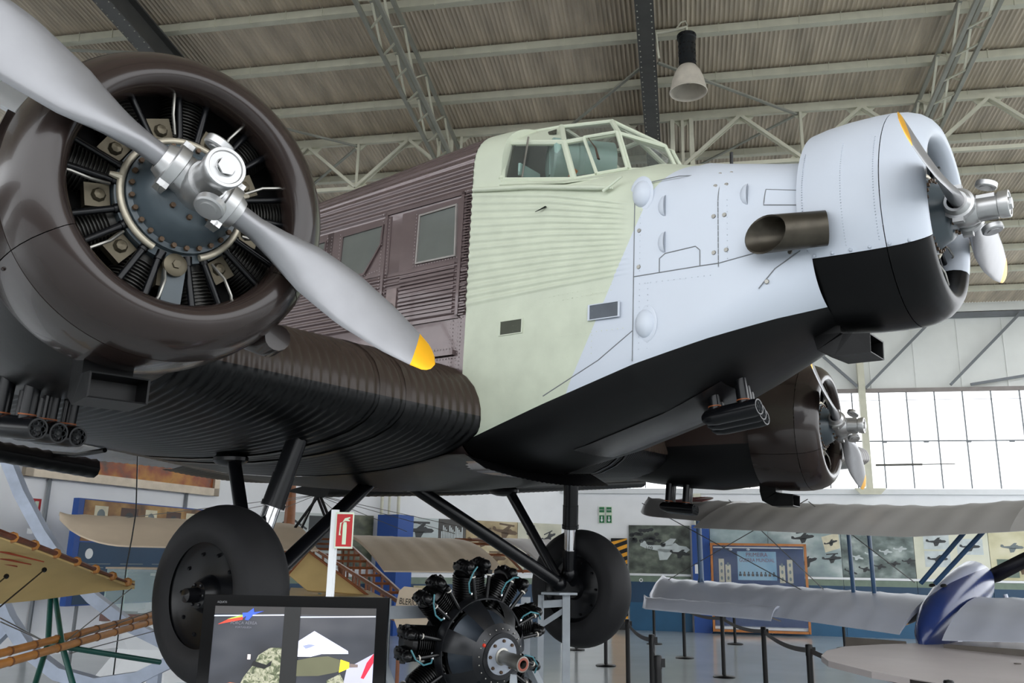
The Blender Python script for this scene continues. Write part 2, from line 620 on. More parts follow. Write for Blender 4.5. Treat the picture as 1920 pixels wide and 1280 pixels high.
# wall column stubs left of the murals
b = B(); wall_box(b, 0.28, 0.48, 2.7, WB - 0.16, 0.12, 0.14); b.build('column', M_purlin, wr, smooth=False)

# ---- oblique back wall and left wall (white, with exhibition panels in front)


def wall_seg(name, p0, p1, z0, z1, material, th=0.15, label=None):
    p0 = Vector((p0[0], p0[1], 0)); p1 = Vector((p1[0], p1[1], 0))
    d = (p1 - p0); F_ = frame((p0 + p1) / 2 + Vector((0, 0, (z0 + z1) / 2)), d, z=(0, 0, 1))
    b_ = B(); b_.box((0, th / 2, 0), (d.length, th, z1 - z0), T=F_)
    o_ = b_.build(name, material, smooth=False); tag(o_, label, kind='structure')
    return o_


C23 = Vector((1.52, 25.25)); C12 = Vector((-6.25, 20.46))
wall_seg('wall_back', C12, C23, 0, 3.9, M_wall, label='plain white back wall behind the exhibition panels')
wall_seg('wall_back', C12, C23, 9.0, 10.2, M_wall, label='white back wall above the added window band')
d12 = Vector((0.39, 0.92)).normalized()
wall_seg('wall_left', C12 - d12 * 17, C12, 0, 4.9, M_wall, label='plain white left wall')
wall_seg('wall_left', C12 - d12 * 17, C12, 9.3, 10.4, M_wall, label='white left wall above the added window band')
for nm, p0, p1, z0, z1, n_ in (('window_added_2', C12, C23, 3.9, 9.0, 9), ('window_added_3', C12 - d12 * 17, C12, 4.9, 9.3, 16)):  # unseen window bands, added to bring daylight to the background
    wo = empty(nm, (0, 0, 0)); tag(wo, 'unseen window band added high in the wall to light the background', kind='structure')
    dd = (p1 - p0); F0 = frame((p0.x, p0.y, 0), (dd.x, dd.y, 0), z=(0, 0, 1)); st = dd.length / n_
    pb = B(); pb.box((0, 0, 0), (st - .05, .006, z1 - z0)); pm = pb.mesh('pane', M_pane, smooth=False)
    mb = B(); mb.box((0, 0, 0), (.05, .08, z1 - z0)); mm_ = mb.mesh('mullion', M_frame, smooth=False)
    for k in range(n_):
        inst('pane', pm, wo, F0 @ TR((st * (k + .5), .05, (z0 + z1) / 2)))
        inst('mullion', mm_, wo, F0 @ TR((st * k, .05, (z0 + z1) / 2)))
for t in (5.0, 1.6, 8.6):
    p = C12 - d12 * t
    b = B(); b.box((p.x + 0.04, p.y - 0.02, 2.2), (0.05, 0.05, 4.4)); tag(b.build('trim_%d' % int(t), M_frame, smooth=False), 'thin grey conduit strip on the left wall', kind='structure')
# ------------------------------------------------------------------ the trimotor aircraft
M_brown = mat('brown_gloss_paint', (44, 35, 32), 0.24, 0, 0.08, 4, 0.03, 7, spec=.4, coat=.25)
M_brownf = mat('brown_paint_lit', (104, 90, 90), 0.20, 0.3, 0.12, 3, 0.08, 8, coat=.5)  # same brown paint, lightened for the light the fuselage reflects
M_black = mat('black_aircraft_paint', (12, 12, 13), 0.34, 0, 0.2, 3, 0.05, 8, spec=.2)
M_white = mat('pale_blue_white_paint', (206, 213, 224), 0.42, 0, 0.02, 3, 0.03, 6)
M_green = mat('pale_grey_green_paint', (206, 213, 193), 0.42, 0, 0.03, 3, 0.05, 6)
M_silver = mat('satin_silver', (196, 196, 196), 0.36, 0.85, 0.05, 3)
M_steel = mat('worn_steel', (150, 148, 142), 0.35, 0.9, 0.15, 8)
M_chrome = mat('chrome', (235, 235, 238), 0.06, 1.0, 0.02)
M_crank = mat('grey_blue_enamel', (70, 80, 86), 0.32, 0, 0.1, 6)
M_fin = mat('finned_cylinder_metal', (58, 57, 54), 0.45, 0.5, 0.2, 10)
M_sump = mat('cast_alloy', (92, 85, 70), 0.45, 0.6, 0.2, 10)
M_rod = mat('black_enamel', (13, 14, 17), 0.25, 0, 0.1, spec=.3)
M_inner = mat('dark_green_cowl_lining', (52, 62, 60), 0.6, 0, 0.1)
M_dk = mat('matt_black', (12, 12, 12), 0.8, 0, 0.1)  # plain matt black for lettering, baffle and discs drawn as holes
M_tyre = mat('tyre_rubber', (27, 27, 29), 0.62, 0, 0.1, 8, 0.05, 60, spec=.3)
M_pipe = mat('scorched_exhaust_steel', (78, 73, 64), 0.40, 0.7, 0.3, 7)
M_orange = mat('orange_gasket', (140, 74, 30), 0.6)
M_glass = glass('cockpit_glass', (120, 126, 120), 0.16)
M_wing = paint_split('wing_paint', (62, 52, 46), (12, 12, 13), ([(-0.22, 0, -1.0, -1.93)], 'MAXIMUM'), 0.30, spec=.28)
M_blade = paint_split('blade_paint', (146, 146, 149), (246, 180, 10), ([(0, 0, 1.0, -1.225), (0, 0, -1.0, -1.225)], 'MAXIMUM'), 0.34)
M_blade.node_tree.nodes['Principled BSDF'].inputs['Metallic'].default_value = 0.55

AN = Vector((0.7789755, -0.62607162, -0.03509279))
ALF = Vector((0.62645748, 0.7794556, 0.0))
AU = Vector((0.02735327, -0.02198414, 0.99938406))
AO = Vector((2.7948, 5.1271, 3.8718))
AM = Matrix.Identity(4)
for i in range(3):
    AM[i][0] = AN[i]; AM[i][1] = ALF[i]; AM[i][2] = AU[i]; AM[i][3] = AO[i]
air = empty('trimotor_aircraft', AM)
tag(air, 'large corrugated three-engine aircraft with brown rear, pale green cockpit and white nose', 'aircraft')


def A(p): return AM @ Vector(p)


def superq(w, z0, z1, n, k, cnt, include_end=True):
    out = []
    for i in range(cnt + (1 if include_end else 0)):
        a = PI / 2 * i / cnt
        y = w * math.cos(a) ** (2 / n); z = z0 + (z1 - z0) * math.sin(a) ** (2 / n)
        out.append((y, z))
    return out


def corr(t, amp): return amp * math.cos(2 * PI * t)


NOSE = [(-3.38, .82, -1.30, -1.60, .62, .75), (-2.6, .82, -1.10, -1.42, .44, .70), (-1.9, .80, -.86, -1.20, .22, .72), (-1.4, .74, -.64, -.97, .10, .58),
        (-1.0, .67, -.42, -.78, .04, .49), (-.74, .61, -.2, -.66, .0, .45)]
REAR = [(-13.2, .10, .1, .0, .3, .55), (-11, .45, -.35, -.6, .4, .80), (-8, .76, -.95, -1.25, .55, 1.0), (-6, .82, -1.25, -1.6, .66, 1.12), (-3.38, .82, -1.30, -1.6, .78, 1.27)]
SLOTS = []


def nose_row(x):
    w, zg, zb, zt, ztop = lerp(NOSE, x)
    row = []
    for y, z in reversed(superq(w, zg, zb, 2.3, 0, 24)):
        row.append((x, -y, z))
    zc0 = -.37 + .03 * (x + 3.38)
    if zc0 < zg + .05: zc0 = zg + .05
    for i in range(1, 9):
        row.append((x, -w, zg + (zc0 - zg) * i / 8))
    amp = .011 * max(0.0, min(1.0, (-1.93 - x) / .12))
    nwv, res = 15, 8
    top = max(zt - .02, zc0 + .05)
    for i in range(1, nwv * res + 1):
        t = i / (nwv * res)
        row.append((x, -w - amp * (1 - math.cos(2 * PI * t * nwv)) / 2, zc0 + (top - zc0) * t))
    n_ = 1.8 if x < -1.5 else 2.1
    for y, z in superq(w, max(zt, top + .005), ztop, n_, 0, 20):
        row.append((x, -y, z))
    return row


xs = [-3.38 + i * 0.05 for i in range(30)] + [-1.9, -1.88] + [-1.8 + i * .1 for i in range(11)] + [-.74]
xs = sorted(set(round(v, 3) for v in xs))
paint = paint_split('nose_paint_scheme', (206, 213, 193), (208, 215, 226), ([(1.0, 0, -0.475, 1.885)], 'MAXIMUM'), 0.40,
                    (12, 12, 13), ([(0.315, 0, -1.0, -0.351), (0.30, 0, -1.0, -0.379)], 'MINIMUM'), spec=.3)
b = B()
rows = [nose_row(x) for x in xs]
b.grid(rows)
b.grid([[(p[0], -p[1], p[2]) for p in reversed(r)] for r in rows])
nose = b.build('nose_fuselage', paint, air, sharp=70)
nose['label'] = 'pale green and white nose with a corrugated band and black belly'


def rear_row(x):
    w, zg, zb, zt, ztop = lerp(REAR, x)
    sc = min(1, w / .82)
    row = []
    for y, z in reversed(superq(w, zg, zb, 2.6, 0, 16)):
        row.append((x, -y, z))
    z0, z1, z2 = -.42 * sc + (0 if x > -6 else -.0), .03 * sc, .58 * sc
    z0 = max(z0, zg + .02)
    for i in range(1, 5):
        row.append((x, -w, zg + (z0 - zg) * i / 4))
    am = .0135
    nl = 8
    for i in range(1, nl * 8 + 1):
        t = i / (nl * 8)
        row.append((x, -w - am * (1 - math.cos(2 * PI * t * nl)) / 2, z0 + (z1 - z0) * t))
    for i in range(1, 5):
        row.append((x, -w, z1 + (z2 - z1) * i / 4))
    # corrugated roof: side from z2 to zt then the curved top, by arc length
    pts = [(w, z2 + (zt - z2) * i / 10) for i in range(11)] + superq(w, zt, ztop, 2.4, 0, 40)[1:]
    acc = [0]
    for i in range(1, len(pts)):
        acc.append(acc[-1] + math.hypot(pts[i][0] - pts[i - 1][0], pts[i][1] - pts[i - 1][1]))
    tot = acc[-1]; nv = 19; j = 0
    for i in range(1, nv * 8 + 1):
        s_ = tot * i / (nv * 8)
        while j < len(acc) - 2 and acc[j + 1] < s_: j += 1
        t = (s_ - acc[j]) / max(1e-6, acc[j + 1] - acc[j])
        y = pts[j][0] + (pts[j + 1][0] - pts[j][0]) * t; z = pts[j][1] + (pts[j + 1][1] - pts[j][1]) * t
        nx, nz = (pts[j + 1][1] - pts[j][1]), -(pts[j + 1][0] - pts[j][0])
        l_ = math.hypot(nx, nz) or 1
        dd = am * (1 - math.cos(2 * PI * s_ / tot * nv)) / 2
        row.append((x, -(y + nx / l_ * dd), z + nz / l_ * dd))
    return row


b = B()
xr = [-13.2, -12, -11, -10, -9, -8, -7.4, -7, -6.5, -6] + [-5.75 + .25 * i for i in range(10)] + [-3.38]
rows = [rear_row(x) for x in xr]
b.grid(rows); b.grid([[(p[0], -p[1], p[2]) for p in reversed(r)] for r in rows])
rear = b.build('rear_fuselage', M_brownf, air, sharp=70)
rear['label'] = 'brown corrugated cabin fuselage'
# tail surfaces
b = B(); b.poly3([(-13.2, 0, .2), (-11.2, 0, .7), (-12.4, 0, 2.2), (-13.6, 0, 2.3), (-13.9, 0, .2)], .12); b.build('tail_fin', M_brownf, air)
b = B(); rows = []
for k in range(161):
    y = -2.4 + k * .03; d = .006 * math.cos(k * PI / 2)
    rows.append([(-11.0 + px, y, -1.12 + pz + d + .06 * px) for px, pz in ((0, 0), (-.1, .05), (-.5, .06), (-1.3, .0), (-1.3, -.01), (-.5, -.05), (-.1, -.05))])
b.grid(rows, closed=True, caps=True); b.build('tailplane', mat('silver_tail_paint', (206, 208, 212), .4, .15, .05), air, sharp=60)['label'] = 'silver corrugated surface showing behind the near wing'

YS = -.833
M_seam = mat('panel_seam_grey', (120, 124, 128), 0.6)  # plain grey for the strips along the panel joints
M_seamg = mat('green_seam', (146, 154, 138), 0.6)
M_rivw = mat('white_rivets', (188, 195, 206), 0.4)
M_rivb = mat('brown_rivets', (150, 138, 138), 0.25, 0.2)


def side_poly(name, pts, th, material, parent, y=YS, label=None, sharp=30):
    """polygon in the starboard side plane, thickness towards starboard"""
    b_ = B(); b_.prism([(p[0], p[1]) for p in pts], th, T=Matrix(((1, 0, 0, 0), (0, 0, -1, y), (0, 1, 0, 0), (0, 0, 0, 1))))
    o_ = b_.build(name, material, parent, sharp=sharp, smooth=False)
    if label: o_['label'] = label
    return o_


def rect(x0, x1, z0, z1): return [(x0, z0), (x1, z0), (x1, z1), (x0, z1)]


def frame_poly(name, pts, w, th, material, parent, y=YS):
    b_ = B()
    n = len(pts)
    cx = sum(p[0] for p in pts) / n; cz = sum(p[1] for p in pts) / n
    outer = []
    for p in pts:
        d = Vector((p[0] - cx, p[1] - cz)); d = d * (1 + w / d.length * 1.3); outer.append((cx + d.x, cz + d.y))
    for i in range(n):
        j = (i + 1) % n
        v = [(pts[i][0], y, pts[i][1]), (pts[j][0], y, pts[j][1]), (outer[j][0], y, outer[j][1]), (outer[i][0], y, outer[i][1])]
        v = v + [(q[0], y - th, q[2]) for q in v]
        b_.add(v, [(4, 5, 6, 7), (0, 3, 2, 1), (0, 1, 5, 4), (1, 2, 6, 5), (2, 3, 7, 6), (3, 0, 4, 7)])
    return b_.build(name, material, parent, smooth=False)


RIV = {}


def rivets(lines, material, parent, r=.0055, step=.03, y=-.836, name='rivet_row'):
    b_ = B()
    for (x0, z0, x1, z1) in lines:
        L_ = math.hypot(x1 - x0, z1 - z0); n_ = max(2, int(L_ / step))
        for i in range(n_ + 1):
            t = i / n_
            x = x0 + (x1 - x0) * t; z = z0 + (z1 - z0) * t
            yy = y(x, z) if callable(y) else y
            v = [(x, yy - r * .7, z)] + [(x + r * math.cos(k * PI / 3), yy, z + r * math.sin(k * PI / 3)) for k in range(6)]
            b_.add(v, [(0, 1 + (k + 1) % 6, 1 + k) for k in range(6)])
    o_ = b_.build(name, material, parent, sharp=80); o_['kind'] = 'stuff'
    return o_


# cabin windows
M_cabin = glass('cabin_window_glass', (104, 108, 104), 0.97, 0.04)
M_winfr = mat('bright_window_edge', (150, 146, 142), 0.3, 0.4)
wins = [[(-3.95, .09), (-3.53, .085), (-3.545, .505), (-3.945, .495)],
        [(-4.93, .10), (-4.60, .10), (-4.42, .33), (-4.405, .50), (-4.92, .49)],
        [(-5.75, .11), (-5.2, .11), (-5.17, .49), (-5.73, .48)], [(-6.6, .11), (-6.0, .11), (-6.0, .48), (-6.6, .47)]]
for k, wp in enumerate(wins):
    side_poly('belt_panel', [(min(p[0] for p in wp) - .22, .045), (max(p[0] for p in wp) + .10, .045), (max(p[0] for p in wp) + .10, .57), (min(p[0] for p in wp) - .22, .565)], .004, M_brownf, rear, -.822)
    p_ = side_poly('cabin_window', wp, .004, M_cabin, air, -.826, 'grey reflective cabin window')
    frame_poly('window_frame', wp, .016, .016, M_winfr if k == 0 else M_brownf, p_, -.826)
# door with its hinges, lock plate and rivet rows
dr = side_poly('cabin_door', rect(-4.30, -3.50, -.40, .045), .003, M_brownf, air, -.8215)
b = B()
for i in range(13):
    z = -.385 + i * .0335
    b.box((-3.83, -.829, z), (.62, .018, .017))
b.build('door_corrugation', M_brownf, dr, smooth=False)
b = B()
for (x0, z0, x1, z1) in ((-4.36, -.42, -4.36, .6), (-3.47, -.42, -3.47, .6), (-4.36, .6, -3.47, .6), (-4.36, -.43, -3.47, -.43)):
    b.box(((x0 + x1) / 2, -.829, (z0 + z1) / 2), (abs(x1 - x0) + .03, .02, abs(z1 - z0) + .03))
b.build('door_frame', M_brownf, dr, smooth=False)
side_poly('lock_plate', rect(-4.28, -4.16, -.34, -.1), .022, mat('worn_brown_plate', (122, 108, 106), .3, .3, .2, 9), dr, -.822)
b = B(); b.lathe([(0, 0), (.02, .0), (.02, .03), (0, .035)], 16, T=TR((-4.22, -.845, -.26)) @ RZ(-PI / 2)); b.build('lock_knob', M_steel, dr)
side_poly('step_rail', rect(-3.9, -3.47, -.74, -.70), .03, M_brownf, air, -.822)
b = B()
for i in range(44):                                   # crimped ends of the corrugations along the seam
    z = -.42 + i * .0235
    b.box((-3.42 + .012 * (i % 2), -.83, z), (.055, .02, .010))
b.build('crimped_seam', M_brownf, rear, smooth=False)
rivets([(-4.4, -.44, -3.42, -.44), (-4.4, .61, -3.42, .61), (-4.40, -.4, -4.40, .6), (-4.32, -.4, -4.32, .6), (-3.44, -1.0, -3.44, -.42), (-3.52, -1.0, -3.52, -.46), (-4.1, -.9, -4.1, -.46), (-4.13, -.9, -4.13, -.46),
        (-4.96, .08, -4.96, .52), (-5.08, .08, -5.08, .52), (-5.14, .08, -5.14, .52), (-4.40, .1, -4.62, .075), (-3.99, .06, -3.50, .06), (-3.99, .06, -3.99, .52), (-3.9, -.68, -3.48, -.68), (-3.9, -.76, -3.48, -.76)], M_rivb, rear)
rivets([(-3.34, -1.25, -3.34, .58), (-3.3, -.42, -2.05, -.38), (-3.3, -.46, -2.05, -.42), (-2.9, -1.1, -2.9, -.45), (-2.6, -1.0, -2.6, -.45), (-3.2, -1.05, -2.4, -.85), (-2.2, -.85, -2.2, -.42), (-2.5, -.7, -1.95, -.7)], M_green, nose, .004, .04, -.8205)
# nose skin panels: each a separate slightly proud sheet
rivets([(-1.84, -.35, -1.84, .2), (-1.30, -.35, -1.30, .1), (-1.80, -.40, -1.35, -.40), (-1.78, -.85, -1.78, -.4), (-1.84, -.85, -1.84, -.4), (-1.24, -.30, -1.24, .1)], M_rivw, nose, .004, .04, lambda x, z: -lerp(NOSE, x)[0] - .004)
# green ledge below the cockpit windows
b = B(); b.sweep([(-3.36, -.835, .60), (-2.8, -.835, .50), (-2.2, -.832, .36), (-2.05, -.825, .325)], [.02, .02, .02, .008], 10); b.build('cockpit_ledge', M_green, air)
b = B(); b.sweep([(-2.12, -.845, .31), (-1.98, -.82, .40)], [.012, .008], 8); b.build('ledge_tab', M_green, air)


def nose_y(x, z):
    w, zg, zb, zt, ztop = lerp(NOSE, x)
    if z < zt: return -w
    return -w * max(0.0, 1 - ((z - zt) / (ztop - zt)) ** 2) ** .5


# thin seams on the nose
for pts in ([(-1.885, .32), (-1.885, .1), (-1.885, -.2), (-1.885, -.5), (-1.885, -.93)], [(-1.30, .40), (-1.30, .2), (-1.30, 0), (-1.30, -.35)], [(-1.885, -.345), (-1.6, -.335), (-1.30, -.325)], [(-1.30, -.325), (-1.1, -.29), (-.95, -.25), (-.76, -.20)],
            [(-1.70, -.34), (-1.70, -.24), (-1.66, -.21), (-1.45, -.19), (-1.42, -.22), (-1.42, -.33)], [(-1.0, .14), (-.78, .10)], [(-1.0, .14), (-1.01, .03), (-.79, .0)], [(-1.885, -.72), (-2.15, -.9), (-2.6, -1.12)], [(-1.05, -.52), (-.95, -.40), (-.80, -.30)],
            [(-1.885, .32), (-1.6, .36), (-1.32, .33), (-1.1, .30)]):
    q = []
    for i in range(len(pts) - 1):
        for t in range(6):
            x = pts[i][0] + (pts[i + 1][0] - pts[i][0]) * t / 6; z = pts[i][1] + (pts[i + 1][1] - pts[i][1]) * t / 6
            q.append((x, nose_y(x, z) - .001, z))
    q.append((pts[-1][0], nose_y(*pts[-1]) - .001, pts[-1][1]))
    b = B(); b.sweep(q, .0035, 6); b.build('panel_seam', M_seam, nose)
for x, z in ((-1.835, .245), (-1.80, -.68)):
    y = nose_y(x, z)
    b = B(); b.ball((x, y + .012, z), (.072, .068, .10), 20); o = b.build('blister_fairing', M_white, air); o['label'] = 'white dome blister'
    b = B(); b.ball((x - .005, y + .004, z), (.095, .010, .135), 20); b.build('blister_flange', M_white, o)
for x, z in ((-1.66, .13), (-1.66, -.13), (-1.11, .12)):
    y = nose_y(x, z)
    b = B(); rows = []
    for k in range(7):
        r_ = math.cos(PI / 2 * k / 6); h_ = .034 * math.sin(PI / 2 * k / 6)
        rows.append([(x - .055 * math.cos(a) * r_, y - h_ + .002, z + .075 * math.sin(a) * r_) for a in [-PI / 2 + PI * i / 12 for i in range(13)]])
    b.grid(rows); o = b.build('louvre_scoop', M_white, air, sharp=80)
    b = B(); b.add([(x + .001, y - .032 * math.sin(PI * i / 12) + .001, z - .075 * math.cos(PI * i / 12)) for i in range(13)], [tuple(range(13))]); b.build('louvre_mouth', mat('louvre_inside_grey', (150, 156, 166), .6), o, smooth=False)
for x0, x1, z0, z1, mm in ((-3.02, -2.82, -.63, -.53, M_green), (-2.22, -1.99, -.61, -.51, M_white)):
    o = frame_poly('step_slot', rect(x0, x1, z0, z1), .012, .006, mm, air, -.821)
    side_poly('slot_shade_pane', rect(x0, x1, z0, z1), .002, mat('slot_shade_green' if mm is M_green else 'slot_shade_grey', (72, 76, 64) if mm is M_green else (92, 98, 106), .7), o, -.8205)  # flush pane, coloured dark for the shade inside the slot
b = B(); b.sweep([(-2.72, -.842, .28), (-2.62, -.845, .30)], [.004, .012], 6, flat=.4); b.build('small_tear', M_dk, air)
# nose screws
b = B()
for x, z in ((-1.85, -.02), (-1.85, -.28), (-1.33, .22), (-1.33, .0), (-1.33, -.25), (-1.26, .22), (-1.26, .0), (-1.25, -.24), (-.86, -.30), (-1.0, -.48), (-1.33, .33), (-1.26, .33)):
    b.lathe([(0, 0), (.006, .0), (.006, .013), (0, .016)], 12, T=TR((x, nose_y(x, z), z)) @ RZ(-PI / 2))
o = b.build('screw_heads', M_steel, nose); o['kind'] = 'stuff'
b = B(); b.lathe([(0, .0), (.002, .0), (.002, .03)], 16, T=TR((-.80, nose_y(-.8, .2) - .002, .2)) @ RZ(-PI / 2)); b.build('vent_hole', M_dk, nose)
b = B(); b.tube((-1.42, -.25, .52), (-1.42, -.25, .66), .012); b.build('filler_stub', M_rod, air)
# belly panel with screws
b = B()
bel = []
for i in range(9):
    x = -1.5 - i * .15
    w, zg, zb, zt, ztop = lerp(NOSE, x)
    bel.append([(x, yy, zg + (zb - zg) * (1 - (abs(yy) / w) ** 2.3) ** (1 / 2.3) - .006) for yy in [-.28 + .07 * j for j in range(9)]])
b.grid(bel); o = b.build('belly_panel', mat('belly_panel_black', (34, 32, 33), .26, 0, .2, 4, .06, 6), air)
# centre exhaust opening pipe
b = B()
p0, p1 = Vector((-.62, -.67, -.20)), Vector((-1.02, -.865, -.235))
F_ = aim(p0, p1)
out_y = (F_.to_3x3().transposed() @ Vector((0, -1, 0))).y    # which local side faces outboard
sgy = 1 if out_y > 0 else -1
rows = []
for i in range(9):
    f = i / 8
    rows.append([(f * (.36 - .115 * sgy * math.cos(2 * PI * k / 28)), .108 * math.cos(2 * PI * k / 28), .108 * math.sin(2 * PI * k / 28) * (1 + .1 * f)) for k in range(28)])
rows.append([(p[0] - .004, p[1] * .91, p[2] * .91) for p in rows[-1]])
rows += [[((.30 - .05 * j) * (.36 - .115 * sgy * math.cos(2 * PI * k / 28)) / .36, .092 * math.cos(2 * PI * k / 28), .092 * math.sin(2 * PI * k / 28)) for k in range(28)] for j in range(4)]
b.grid(rows, closed=True, T=F_)
b.f.append(tuple(len(b.v) - 28 + k for k in range(28))); b.mi.append(0)
b.build('exhaust_pipe', M_pipe, air)['label'] = 'scorched slash-cut exhaust pipe'

# ---- cockpit
V = Vector
cab = empty('cockpit', None, air)
nodes = dict(Ab=(-3.10, -.80, .64), At=(-3.16, -.72, 1.0), Bb=(-2.49, -.68, .545), Bt=(-2.66, -.59, .925), Cb=(-2.14, -.46, .62), Ct=(-2.285, -.39, .985),
             Db=(-1.955, -.07, .725), Dt=(-2.06, -.06, .945), E=(-3.32, -.42, 1.23), F=(-2.88, -.33, 1.225), G=(-2.46, -.22, 1.205))
nodes = {k: V(v) for k, v in nodes.items()}
P = dict(nodes); Q = {k: V((v.x, -v.y, v.z)) for k, v in nodes.items()}
bars = [('Ab', 'At', .03), ('Bb', 'Bt', .026), ('Cb', 'Ct', .02), ('Db', 'Dt', .016), ('Ab', 'Bb', .02), ('Bb', 'Cb', .02), ('Cb', 'Db', .018), ('At', 'Bt', .026), ('Bt', 'Ct', .022), ('Ct', 'Dt', .018), ('E', 'F', .02), ('F', 'G', .02), ('F', 'Bt', .026), ('G', 'Ct', .022), ('G', 'Dt', .02), ('At', 'E', .03)]
b = B()
for side in (P, Q):
    for a, c, r in bars:
        b.sweep([side[a], side[c]], r, 8)
    for k in side: b.ball(side[k], .026 if k in ('Ab', 'At', 'Bb', 'Bt', 'E', 'F') else .018, 8)
for a in ('G', 'F', 'E'):
    b.sweep([P[a], Q[a]], .02, 8)
b.build('canopy_frame', M_green, cab)
for side, nm in ((P, 's'), (Q, 'p')):
    for poly in (('Ab', 'Bb', 'Bt', 'At'), ('Bb', 'Cb', 'Ct', 'Bt'), ('Cb', 'Db', 'Dt', 'Ct'), ('Bt', 'Ct', 'G', 'F'), ('Ct', 'Dt', 'G')):
        b = B(); b.poly3([side[k] for k in poly], .006); b.build('pane', M_glass, cab, smooth=False)
    b = B(); b.poly3([side[k] for k in ('At', 'Bt', 'F', 'E')], .012); b.build('roof_panel', M_green, cab, smooth=False)
b = B(); b.poly3([P['E'], P['F'], Q['F'], Q['E']], .012); b.build('roof_panel', M_green, cab, smooth=False)
b = B(); b.poly3([P['F'], P['G'], Q['G'], Q['F']], .006); b.build('pane', M_glass, cab, smooth=False)
b = B(); b.poly3([P['G'], P['Dt'], Q['Dt'], Q['G']], .006); b.build('pane', M_glass, cab, smooth=False)
# sliding window frame, wiper, small roof window
b = B()
o1 = lambda a, c, t: P[a].lerp(P[c], t) + V((0, -.03, .0))
w0, w1 = o1('Bb', 'Cb', .45), o1('Bt', 'Ct', .40)
w2, w3 = o1('Bb', 'Cb', 1.0), o1('Bt', 'Ct', 1.0)
for a, c in ((w0, w1), (w1, w3), (w2, w3), (w0, w2)):
    b.sweep([a, c], .014, 6)
b.build('sliding_frame', M_green, cab)
b = B(); b.sweep([w1 + V((.05, -.01, -.02)), w1 + V((.12, -.01, -.12)), w1 + V((.15, -.01, -.22))], [.006, .014, .02], 6, flat=.4); b.build('wiper', mat('wiper_brown', (74, 58, 48), .6), cab)
e0 = P['Bt'].lerp(P['F'], .5).lerp(P['At'].lerp(P['E'], .5), .28)
b = B(); b.poly3([e0 + V((-.12, -.01, .0)), e0 + V((.10, -.012, -.01)), e0 + V((.06, .045, .06)), e0 + V((-.11, .045, .06))], .01); b.build('roof_light', glass('roof_light_glass', (70, 74, 66), .9), cab, smooth=False)
# solid green rear shoulder of the cockpit
b = B(); rows = []
for x, dz in ((-3.385, .0), (-3.2, -.01), (-3.09, -.02)):
    pts = [(.822, .60), (.822, .72)] + superq(.822, .78, 1.285, 2.4, 0, 14)
    full = [(x, -y, z + dz) for y, z in pts] + [(x, y, z + dz) for y, z in reversed(pts[:-1])]
    rows.append(full)
b.grid(rows)
b.f.append(tuple(2 * len(rows[0]) + k for k in range(len(rows[0])))); b.mi.append(0)
b.build('cockpit_shoulder', M_green, air, sharp=70)
b = B(); b.poly3([nodes['Ab'], nodes['Bb'], (-2.49, -.815, .47), (-3.10, -.825, .585)], .01); b.poly3([nodes['Bb'], nodes['Cb'], (-2.14, -.66, .50), (-2.49, -.815, .47)], .01); b.build('window_sill', M_green, cab, smooth=False)
b = B(); b.poly3([(-3.07, -.78, .6), (-3.07, .78, .6), (-3.07, .70, .98), (-3.07, .4, 1.16), (-3.07, -.4, 1.16), (-3.07, -.70, .98)], .02); b.build('bulkhead', mat('dark_cockpit_bulkhead', (42, 42, 40), .7), cab, smooth=False)
b = B(); b.poly3([(-2.3, -.5, .62), (-2.3, .5, .62), (-3.1, .78, .6), (-3.1, -.78, .6)], .02); b.build('cockpit_floor', mat('dark_cockpit_floor', (50, 54, 50), .7), cab, smooth=False)
M_tank = mat('mint_green_enamel', (150, 178, 170), 0.3, 0, .05)
b = B(); TT = aim((-2.64, -.30, .855), (-2.86, -.56, .845))
b.lathe([(-.20, .0), (-.20, .185), (.06, .185), (.07, .195), (.10, .195), (.11, .178), (.29, .178), (.30, .165), (.305, .16), (.305, 0)], 40, T=TT)
b.build('round_tank', M_tank, cab)
b = B(); b.box((.305, .0, .0), (.02, .045, .27), T=TT); b.build('tank_strap', M_tank, cab)
b = B(); b.sweep([(-2.62, -.56, .57), (-2.60, -.57, .63), (-2.55, -.57, .68)], [.02, .022, .02], 8); b.build('lever', mat('orange_wood', (190, 104, 36), .45), cab)
b = B(); b.box((-2.97, -.62, .72), (.02, .26, .1)); b.build('seat_back', M_tank, cab, smooth=False)
b = B(); b.tube((-2.92, -.77, .63), (-2.93, -.70, 1.0), .008); b.build('stay', M_steel, cab)

# ---- wing
WUP = [(-3.95, -.20), (-3.0, .14), (-2.2, .38), (-1.5, .50), (-1.0, .52), (-.7, .50), (-.45, .455), (-.28, .40), (-.16, .33), (-.08, .25), (-.03, .16), (-.006, .08), (0, 0)]
WLO = [(-.012, -.05), (-.05, -.10), (-.14, -.165), (-.3, -.23), (-.55, -.29), (-.9, -.34), (-1.3, -.375), (-1.8, -.39), (-2.4, -.385), (-3.1, -.35), (-3.95, -.26)]
WP = WUP + WLO
WTAB = [(.80, -3.17, -1.26, 3.98), (3.9, -4.02, -1.02, 3.0), (14.3, -4.95, -.0, 1.7)]


def wing_rows(y0, y1, pitch, amp, per=6):
    n_ = int(round((y1 - y0) / pitch)); rows = []
    for k in range(n_ * per + 1):
        y = y0 + (y1 - y0) * k / (n_ * per)
        xl, zl, c = lerp(WTAB, y)
        sc = c / 3.95; tz = min(1, .25 + .75 * sc)
        d = amp * (1 - math.cos(2 * PI * k / per)) / 2
        row = []
        for i, (px, pz) in enumerate(WP):
            a = WP[max(0, i - 1)]; q = WP[min(len(WP) - 1, i + 1)]
            tx, tz_ = q[0] - a[0], q[1] - a[1]; l_ = math.hypot(tx, tz_)
            row.append((xl + px * sc - tz_ / l_ * d, y, zl + pz * tz + tx / l_ * d))
        rows.append(row)
    return rows


